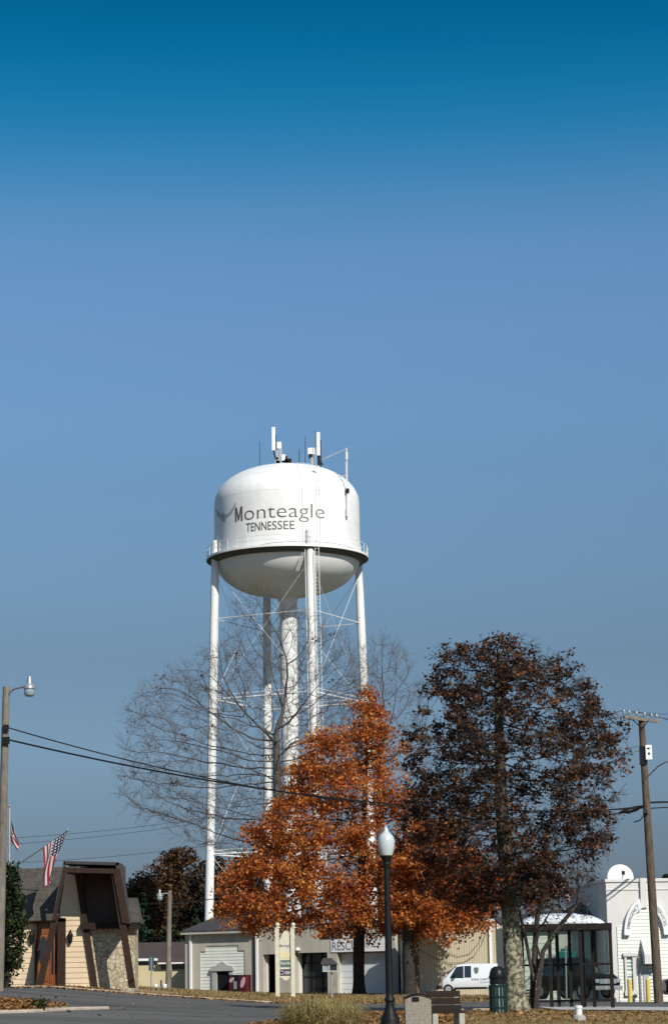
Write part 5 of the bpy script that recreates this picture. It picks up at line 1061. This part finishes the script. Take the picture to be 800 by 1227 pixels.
mb.prism([(x0, y0, b2.z-.02), (x2-.1, y0, b2.z-.02), (x2, y0+.31, zr_), (x1, y0+.31, zr_)], (0, 0, .04)); mb.prism([(x2-.1, y0, b2.z-.02), (x3, y0, b2.z-.02), (x2, y0+.31, zr_)], (0, .05, .01)); mb.prism([(x0, y1, b2.z-.02), (x3, y1, b2.z-.02), (x2, y0+.31, zr_), (x1, y0+.31, zr_)], (0, 0, .04)); mb.build('roof', M['shingle_dark'], lb_)
mb = MB(); mb.tube([P(397.3, 1199, bd2)+Vector((0, .25, 0)), P(397, 1164.5, bd2)+Vector((0, .25, 0))], .05, 8); mb.build('post', M['galv'], lb_)
# ------------------------------------------------------------------ right utility pole and the cables
ud = 68; u0 = P(789, 1207, ud); u1 = P(767.6, 860, ud)
u0.z = -.6; up = thing('utility_pole', 'tall dark utility pole with crossarm at the right in front of the white building', 'pole', tuple(u0)); mb = MB(); mb.tube([u0, u0.lerp(u1, .5), u1], [.215, .185, .145], 16); mb.build('shaft', M['pole_dark'], up, smooth=True, auto=50)
ca, cb2 = P(746.5, 859, ud-.5), P(787.5, 864.5, ud+.2); mb = MB(); dv = (cb2-ca).normalized(); nn = Vector((-dv.y, dv.x, 0)); hx = Vector((0, 0, .07)); mb.hexa([ca-nn*.06-hx, cb2-nn*.06-hx, cb2+nn*.06-hx, ca+nn*.06-hx, ca-nn*.06+hx, cb2-nn*.06+hx, cb2+nn*.06+hx, ca+nn*.06+hx]); arm_ = mb.build('crossarm', M['pole_wood'], up)
ins_p = []
for k in (.02, .17, .38, .62, .82, .97):
    p = ca.lerp(cb2, k); mb = MB(); mb.lathe(p+Vector((0, 0, .07)), [(.02, 0), (.02, .08), (.08, .09), (.09, .13), (.05, .16), (.07, .2), (.045, .26), (0, .27)], 10); mb.build('insulator', M['galv'], arm_); ins_p.append(p+Vector((0, 0, .32)))
for px in (757, 776):
    mb = MB(); mb.tube([P(px, 862 if px < 760 else 863.5, ud-.2), P(768.3, 873, ud-.2)], .025, 6); mb.build('brace', M['dark_iron'], up)
mb = MB(); a, b2 = P(772.4, 911, ud-.1), P(779.6, 893, ud-.1); mb.box((a.x, a.y-.2, a.z), (b2.x, a.y+.15, b2.z)); bxx = mb.build('transformer_box', M['sign_white'], up, bevel=.03); mb = MB(); mb.box((a.x+.12, a.y-.22, a.z+.24), (a.x+.2, a.y-.2, a.z+.34)); mb.box((a.x+.08, a.y-.22, a.z+.5), (a.x+.2, a.y-.2, a.z+.56)); mb.build('latch', M['dark_iron'], bxx)
mb = MB(); mb.box(P(767, 916, ud-.15), P(772, 895, ud+.1)); mb.build('black_sleeve', M['black'], up)
mb = MB(); mb.tube([P(773, 933, ud-.2), P(780, 926, ud-.5), P(788, 918, ud-.9), P(797, 913, ud-1.3), P(812, 911, ud-1.8)], .035, 8); mb.build('lamp_arm', M['galv'], up)
mb = MB(); mb.tube([P(770, 974, ud-.2), P(775, 974, ud-.2)], .12, 8); mb.tube([P(771.5, 976, ud-.2), P(766, 983, ud-.4), P(759, 985, ud-.6)], .03, 6); mb.build('bracket', M['dark_iron'], up)
def cable(name, label, a, b2, sag, r, group=None, n=40, mid=None):
    t = tag(None or bpy.data.objects.new('x', None), None, None); bpy.data.objects.remove(t)
    mb = MB(); pts = []
    for k in range(n+1):
        f = k/n; p = a.lerp(b2, f); pts.append(p-Vector((0, 0, sag*4*f*(1-f))))
    mb.tube(pts, r, 6); o = mb.build(name, M['wire'], None, smooth=True); return tag(o, label, 'cable', group)
pL = lambda py: P(7, py, 50); pR = lambda py: P(771, py, ud)
cable('overhead_cable', 'thick black cable sagging from the left lamp pole across the tower legs', pL(885.5), pR(968), .95, .032)
cable('overhead_cable', 'thinner black cable above the thick one from the left lamp pole', pL(871), pR(966), 1.28, .022)
cable('overhead_cable', 'thick black cable running right from the right utility pole', pR(962), P(830, 961, ud+3), -.02, .05)
cable('overhead_cable', 'black cable below the thicker one right of the utility pole', pR(969), P(830, 967, ud+3), -.02, .03)
cable('overhead_cable', 'black cable bundle dipping from the utility pole into the brown tree', pR(965), P(690, 975, ud+12), .25, .04)
mb = MB(); mb.tube([P(769, 966, ud), P(761, 969, ud-.05), P(752, 972, ud-.1), P(742, 973, ud-.15)], [.05, .13, .13, .04], 8); o = mb.build('cable_splice', M['black'], None, smooth=True); tag(o, 'bulging black cable splice left of the right utility pole', 'cable splice')
for k, (i_, ly, ry) in enumerate(((0, 866, 859), (2, 873, 868), (4, 871, 872))):
    cable('power_line', ('rear', 'middle', 'front')[k]+' thin wire leaving the crossarm to the right', ins_p[i_], P(830, ry-4, ud+10), .1, .012, 'thin wires at the crossarm')
    cable('power_line', ('upper', 'lower', 'middle')[k]+' thin wire running from the crossarm left behind the brown tree', ins_p[i_], P(560, ly+10, ud+45), .5, .012, 'thin wires at the crossarm')
for k, (y0, y1, ye) in enumerate(((1007, 1012, 965), (1015, 1019, 969), (1036, 1040, 1000))):
    cable('power_line', ('topmost faint wire', 'second faint wire', 'lowest faint wire')[k]+' rising behind the flags at the left', P(-40, y0, 118), P(330, ye, 150), .55, .018, 'faint far wires')
cable('power_line', 'dark cable passing the far lamp pole toward the tower leg', P(158, 1084, 97), P(330, 1066, 108), .2, .035, None)
# ornamental grass clump
og = np.random.default_rng(3); cg = P(386, 1236, 33); cg.z = H(cg.x, cg.y); t = thing('ornamental_grass', 'clump of tan arching ornamental grass at the bottom edge', 'grass clump', tuple(cg)); Vb = []
for k in range(2600):
    a = og.uniform(0, 6.28); r0_ = .75*og.random()**.5; bx, by_ = cg.x+r0_*math.cos(a)*1.05, cg.y+r0_*math.sin(a)*.7; out = og.uniform(.05, .5); h = og.uniform(.4, .95)*(1-.35*r0_); ang = a+og.normal(0, .6); dx, dy = math.cos(ang)*out, math.sin(ang)*out; w_ = og.uniform(.006, .013); sx, sy = -math.sin(ang)*w_, math.cos(ang)*w_
    p0, p1, p2, p3 = np.array((bx, by_, cg.z)), np.array((bx+dx*.3, by_+dy*.3, cg.z+h*.62)), np.array((bx+dx*.75, by_+dy*.75, cg.z+h*.98)), np.array((bx+dx*1.3, by_+dy*1.3, cg.z+h*.85)); s_ = np.array((sx, sy, 0))
    for q0, q1, wa, wb_ in ((p0, p1, 1, .9), (p1, p2, .9, .6), (p2, p3, .6, .1)): Vb += [q0-s_*wa, q0+s_*wa, q1+s_*wb_, q1-s_*wb_]
np_mesh('blades', np.array(Vb), np.arange(len(Vb)).reshape(-1, 4), M['plume'], t)
wd = P(48, 1206, 40); wd.z = H(wd.x, wd.y)+.1; t = thing('weed', 'small green weed on the leaf covered island', 'plant', tuple(wd)); V_, F_ = leaves(np.array(wd)+og.normal(0, 1, (120, 3))*np.array((.14, .1, .09))+np.array((0, 0, .12)), .09, og); np_mesh('leaves', V_, F_, M['leaf_green'], t)
# ------------------------------------------------------------------ trees
def G(px, d, py=1195): p = P(px, py, d); p.z = H(p.x, p.y)-.1; return p
# the dark, half bare oak at the right
d = 45; r_ = np.random.default_rng(21)
prof = [(764, 575, 628), (772, 560, 648), (782, 538, 665), (800, 518, 688), (825, 508, 712), (850, 494, 732), (880, 488, 750), (905, 484, 757), (935, 482, 754), (965, 478, 750), (995, 476, 748), (1020, 478, 735), (1045, 490, 712), (1065, 505, 690), (1085, 545, 660)]
A = env_points(prof, d, 4200, r_, .85, .12); A = lumpy(A, r_, 290, 1.0, 1.0, 1.7)
tr = [G(618, d), P(617, 1190, d), P(612, 1110, d), P(606, 1040, d), P(600, 960, d), P(598, 880, d), P(596, 820, d), P(596, 785, d)]
def keep_dark(p, rng):
    x, z = p[:, 0], p[:, 2]; lo = np.clip((5.2-z)/4, 0, 1); left = np.clip((4.2-x)/3, 0, 1); return rng.random(len(p)) < .30+.6*lo+.5*left*lo+.15*left
tree('oak_tree', 'dark oak with mottled trunk and sparse brown leaves in front of the shelter', 'tree', tr, A, .22, 1.9, .30, .0055, 2.25, .33, M['bark_lichen'], M['bark_black'], M['leaf_brown'], 38000, .10, .11,
     tw=(.014, 5, .44, .0082), lo=.07, seed=4, jit=.16, trop=(0, 0, -.10), up=-.05, lobes=False, leaf_keep=keep_dark, flare=1.5, clump=24, taper=.72, mat2=M['leaf_rust'], pick2=lambda c, rng: rng.random(len(c)) < np.clip((5.6-c[:, 2])/3.5, 0, 1)*np.clip((5.6-c[:, 0])/3.0, .12, .9))
# orange maple by the hall
d = 104; r_ = np.random.default_rng(22)
prof = [(836, 432, 448), (850, 415, 462), (870, 378, 472), (890, 362, 482), (915, 350, 492), (940, 330, 500), (965, 312, 508), (990, 300, 512), (1020, 290, 520), (1050, 268, 530), (1075, 256, 540), (1095, 252, 545), (1110, 272, 540), (1122, 300, 520)]
A = env_points(prof, d, 2600, r_, .62, .15, -1.5); A = lumpy(A, r_, 190, 2.2, 1.0, 1.6)
tr = [G(430, d), P(429.5, 1160, d), P(430, 1110, d), P(433, 1050, d), P(436, 980, d), P(439, 910, d), P(440, 865, d)]
tree('maple_tree', 'bright orange maple in front of the rescue hall', 'tree', tr, A, .45, 4.0, .75, .012, 2.3, .40, M['bark_dark'], M['bark_black'], M['leaf_orange'], 56000, .17, .32,
     tw=(.03, 2, .8, .010), lo=.09, seed=5, jit=.14, lobes=True, flare=1.45, clump=22)
d = 100; r_ = np.random.default_rng(23)
prof = [(985, 490, 520), (1010, 478, 555), (1040, 466, 582), (1070, 462, 590), (1100, 468, 588), (1115, 480, 576), (1124, 495, 560)]
A = env_points(prof, d, 1300, r_, .8, .15); A = lumpy(A, r_, 70, 2.0, 1.0, 1.6)
tr = [G(491, d), P(489, 1150, d), P(490, 1100, d), P(498, 1050, d), P(505, 1005, d)]
tree('maple_tree', 'lower spreading orange maple to the right of the bright one, partly behind the dark oak', 'tree', tr, A, .45, 4.0, .75, .012, 2.3, .42, M['bark_dark'], M['bark_black'], M['leaf_orange'], 24000, .17, .30,
     tw=(.03, 2, .8, .010), lo=.09, seed=6, jit=.14, lobes=True, flare=1.3, clump=22)
# bare trees behind the hall
d = 132; r_ = np.random.default_rng(24)
prof = [(700, 285, 325), (730, 275, 365), (760, 262, 410), (790, 225, 440), (820, 165, 455), (845, 145, 465), (880, 138, 470), (920, 140, 468), (950, 138, 460), (975, 150, 440), (1000, 200, 420), (1025, 250, 400)]
A = env_points(prof, d, 4600, r_, .65, .05)
tr = [G(340, d), P(337, 1100, d), P(334, 1000, d), P(332, 930, d), P(331, 880, d)]
tree('bare_tree', 'large nearly bare tree spreading in front of the water tower legs', 'tree', tr, A, .55, 6.5, .95, .0125, 2.25, .46, M['bark_grey'], M['bark_twig'], M['leaf_hill'], 700, .20, .2,
     tw=(.03, 5, 1.5, .0105), lo=.07, seed=7, jit=.10, trop=(0, 0, .08), up=.45, wob=.10, spread=1.3)
d = 128; r_ = np.random.default_rng(25)
prof = [(765, 440, 478), (790, 418, 495), (815, 405, 505), (850, 400, 515), (890, 400, 520), (930, 410, 520), (970, 420, 510)]
A = env_points(prof, d, 1100, r_, .8, .1); A = lumpy(A, r_, 110, 2.2, 1.0)
tr = [G(458, d), P(457, 1080, d), P(455, 980, d), P(456, 900, d)]
tree('bare_tree', 'bare grey tree showing between the orange maple and the dark oak', 'tree', tr, A, .5, 6, .9, .0115, 2.25, .34, M['bark_grey'], M['bark_twig'], None, 0, .1, .2,
     tw=(.03, 5, 1.4, .0105), lo=.07, seed=8, jit=.10, trop=(0, 0, .1), up=.5, wob=.10, spread=1.3)
# small many stemmed bare tree before the shelter
d = 48.5; r_ = np.random.default_rng(26)
prof = [(1020, 640, 700), (1045, 615, 712), (1070, 604, 716), (1095, 606, 708), (1115, 612, 690)]
A = env_points(prof, d, 650, r_, .7, .1)
g0 = G(637, d); stems = [[g0, P(641, 1185, d), P(634, 1150, d), P(628, 1118, d), P(620, 1085, d)], [g0+Vector((.1, .05, 0)), P(645, 1180, d), P(650, 1140, d), P(668, 1112, d), P(690, 1085, d)], [g0+Vector((-.05, .1, 0)), P(638, 1180, d+.1), P(640, 1140, d+.2), P(643, 1100, d+.2), P(652, 1066, d)], [g0+Vector((.05, -.1, 0)), P(642, 1175, d-.1), P(648, 1150, d-.1), P(640, 1125, d-.2), P(660, 1090, d-.2)]]
tree('ornamental_tree', 'small bare many stemmed tree between the oak trunk and the shelter', 'tree', stems, A, .16, 1.4, .24, .0045, 2.2, .09, M['bark_stem'], M['bark_black'], M['leaf_brown'], 700, .08, .1, tw=(.012, 4, .4, .0045), lo=.03, seed=9, jit=.2, up=.3)
# evergreen shrub at the left edge
r_ = np.random.default_rng(30); d = 55.5; t = thing('evergreen_shrub', 'dense dark evergreen shrub behind the left lamp pole', 'shrub', tuple(G(8, d, 1188)))
prof = [(1035, 4, 14), (1060, -2, 20), (1085, -5, 27), (1110, -8, 29), (1135, -10, 27), (1155, -12, 22), (1170, -12, 12), (1190, -10, 8)]
A = env_points(prof, d, 170, r_, 1.0, .3); c = np.concatenate([a+r_.normal(0, .13, (60, 3)) for a in A]); V_, F_ = leaves(c, .10, r_); np_mesh('crown', V_, F_, M['leaf_green'], t)
mb = MB(); g0 = G(8, d, 1188); mb.tube([g0, g0+Vector((0, 0, 2.5)), P(9, 1050, d)], [.09, .06, .02], 8)
for a in A[::6]: b0 = np.array((g0.x, g0.y, max(g0.z+.2, a[2]-.5))); mb.tube([b0, a], [.025, .008], 4, False)
mb.build('stems', M['bark_dark'], t)
# trees far behind
def bt(px, base, d, top, wpx, mat, n, ls, seed, label, conical=False, name='autumn_tree', z0f=.06, bark=None):
    p = P(px, base, d); z = H(p.x, p.y); h = P(px, top, d).z-z; w = wpx/F*d*K
    return blob_tree(name, label, 'tree', p.x, p.y, h, w, mat, n, ls, seed, 'trees behind the buildings', conical, z0f, bark=bark)
bt(170, 1185, 190, 1050, 96, M['leaf_hill'], 11000, .42, 41, 'orange brown tree at the left end of the far tree line')
bt(214, 1185, 196, 1018, 112, M['leaf_hill'], 14000, .42, 42, 'tallest brown and gold autumn tree left of the tower leg')
bt(258, 1185, 188, 1028, 105, M['leaf_hill_dark'], 12000, .42, 43, 'dark brown tree behind the foot of the left tower leg')
bt(300, 1185, 188, 1028, 115, M['leaf_hill_dark'], 12000, .42, 44, 'dark tree behind the orange maple left side')
bt(345, 1185, 192, 1040, 90, M['leaf_hill_dark'], 4000, .45, 45, 'dark tree behind the water tower riser')
bt(172, 1186, 150, 1068, 58, M['leaf_fir'], 5000, .30, 46, 'blue green fir right of the tan building', True, 'fir_tree', .02)
bt(205, 1186, 155, 1085, 60, M['leaf_green'], 5000, .32, 47, 'dark green conifer behind the far lamp pole', True, 'fir_tree', .02)
bt(236, 1186, 156, 1090, 50, M['leaf_fir'], 3600, .32, 48, 'dark green conifer beside the hall roof', True, 'fir_tree', .02)
bt(190, 1185, 205, 1075, 90, M['leaf_hill_dark'], 8000, .45, 51, 'low dark tree filling between the firs and the tall gold tree')
bt(238, 1185, 205, 1062, 90, M['leaf_hill'], 8000, .45, 52, 'low rusty tree directly left of the left tower leg')
bt(804, 1190, 150, 1044, 26, M['leaf_green'], 2500, .35, 49, 'dark tree top at the right edge above the white building')
for k, (px, top, wp) in enumerate(((590, 1025, 60), (640, 1018, 60), (690, 1030, 50), (722, 1045, 34))):
    dd = 140+k*3; r_ = np.random.default_rng(60+k); A = env_points([(top, px-wp*.15, px+wp*.15), (top+20, px-wp*.4, px+wp*.4), (top+50, px-wp*.5, px+wp*.5), (top+75, px-wp*.4, px+wp*.4)], dd, 420, r_, .8, .1)
    tree('bare_tree', ('grey bare tree behind the beige metal building', 'grey bare tree behind the oak trunk', 'grey bare tree above the dark roof', 'small grey bare tree left of the satellite dish')[k], 'tree', [G(px, dd), P(px, 1120, dd), P(px, 1080, dd)], A, .55, 5, .9, .014, 2.2, .22, M['bark_grey'], M['bark_twig'], M['leaf_hill_dark'], 500, .3, .3, tw=(.035, 3, 1.3, .011), lo=.07, seed=70+k, jit=.17, up=.3)
# ------------------------------------------------------------------ sky, sun, view
EL, AZ = R(36), R(30)
w = bpy.data.worlds.new('World'); S.world = w; w.use_nodes = True; nt = w.node_tree; bg = nt.nodes['Background']
sky = nt.nodes.new('ShaderNodeTexSky'); sky.sky_type = 'NISHITA'; sky.sun_disc = False; sky.sun_elevation = EL; sky.sun_rotation = math.pi-AZ; sky.altitude = 600; sky.air_density = 1; sky.dust_density = 1; sky.ozone_density = 1
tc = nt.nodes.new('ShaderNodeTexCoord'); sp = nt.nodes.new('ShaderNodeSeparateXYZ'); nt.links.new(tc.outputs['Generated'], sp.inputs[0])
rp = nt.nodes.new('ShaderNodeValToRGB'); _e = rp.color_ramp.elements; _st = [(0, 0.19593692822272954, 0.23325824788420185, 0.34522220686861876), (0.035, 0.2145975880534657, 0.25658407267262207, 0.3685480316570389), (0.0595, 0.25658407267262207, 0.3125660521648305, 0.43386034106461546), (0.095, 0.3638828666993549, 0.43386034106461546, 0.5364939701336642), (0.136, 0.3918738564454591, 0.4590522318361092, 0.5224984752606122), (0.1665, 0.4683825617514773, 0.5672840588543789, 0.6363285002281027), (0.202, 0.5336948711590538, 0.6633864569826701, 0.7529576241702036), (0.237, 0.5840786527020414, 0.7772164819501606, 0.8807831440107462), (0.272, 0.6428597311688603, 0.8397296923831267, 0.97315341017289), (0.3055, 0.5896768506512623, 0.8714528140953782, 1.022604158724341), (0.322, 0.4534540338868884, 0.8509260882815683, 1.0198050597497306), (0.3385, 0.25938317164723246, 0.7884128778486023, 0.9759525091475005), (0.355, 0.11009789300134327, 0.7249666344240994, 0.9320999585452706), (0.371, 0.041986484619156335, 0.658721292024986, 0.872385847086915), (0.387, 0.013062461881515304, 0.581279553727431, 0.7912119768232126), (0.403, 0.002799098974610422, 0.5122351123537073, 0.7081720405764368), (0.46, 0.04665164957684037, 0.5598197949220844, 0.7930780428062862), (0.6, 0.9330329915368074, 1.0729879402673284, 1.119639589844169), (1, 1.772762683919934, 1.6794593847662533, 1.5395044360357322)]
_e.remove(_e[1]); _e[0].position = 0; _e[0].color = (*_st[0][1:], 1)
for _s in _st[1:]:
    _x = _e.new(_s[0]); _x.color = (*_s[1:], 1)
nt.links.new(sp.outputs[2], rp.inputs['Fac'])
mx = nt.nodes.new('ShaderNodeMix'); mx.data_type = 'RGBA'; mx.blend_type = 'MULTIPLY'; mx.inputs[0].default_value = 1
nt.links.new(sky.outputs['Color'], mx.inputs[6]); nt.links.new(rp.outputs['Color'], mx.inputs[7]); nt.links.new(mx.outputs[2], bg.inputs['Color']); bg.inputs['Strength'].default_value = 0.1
sun = bpy.data.lights.new('sun', 'SUN'); sun.energy = 4.8; sun.angle = R(.5); sun.color = (1, .95, .87); so = bpy.data.objects.new('sun', sun); COL.objects.link(so)
sd_ = Vector((math.sin(AZ)*math.cos(EL), -math.cos(AZ)*math.cos(EL), math.sin(EL))); so.rotation_euler = sd_.to_track_quat('Z', 'Y').to_euler(); so.location = (40, -40, 60)
S.view_settings.view_transform = 'Standard'; S.view_settings.look = 'None'; S.view_settings.exposure = 0.1; S.view_settings.gamma = 1; S.view_settings.use_curve_mapping = False
S.cycles.max_bounces = 6; S.cycles.transparent_max_bounces = 12; S.cycles.diffuse_bounces = 3
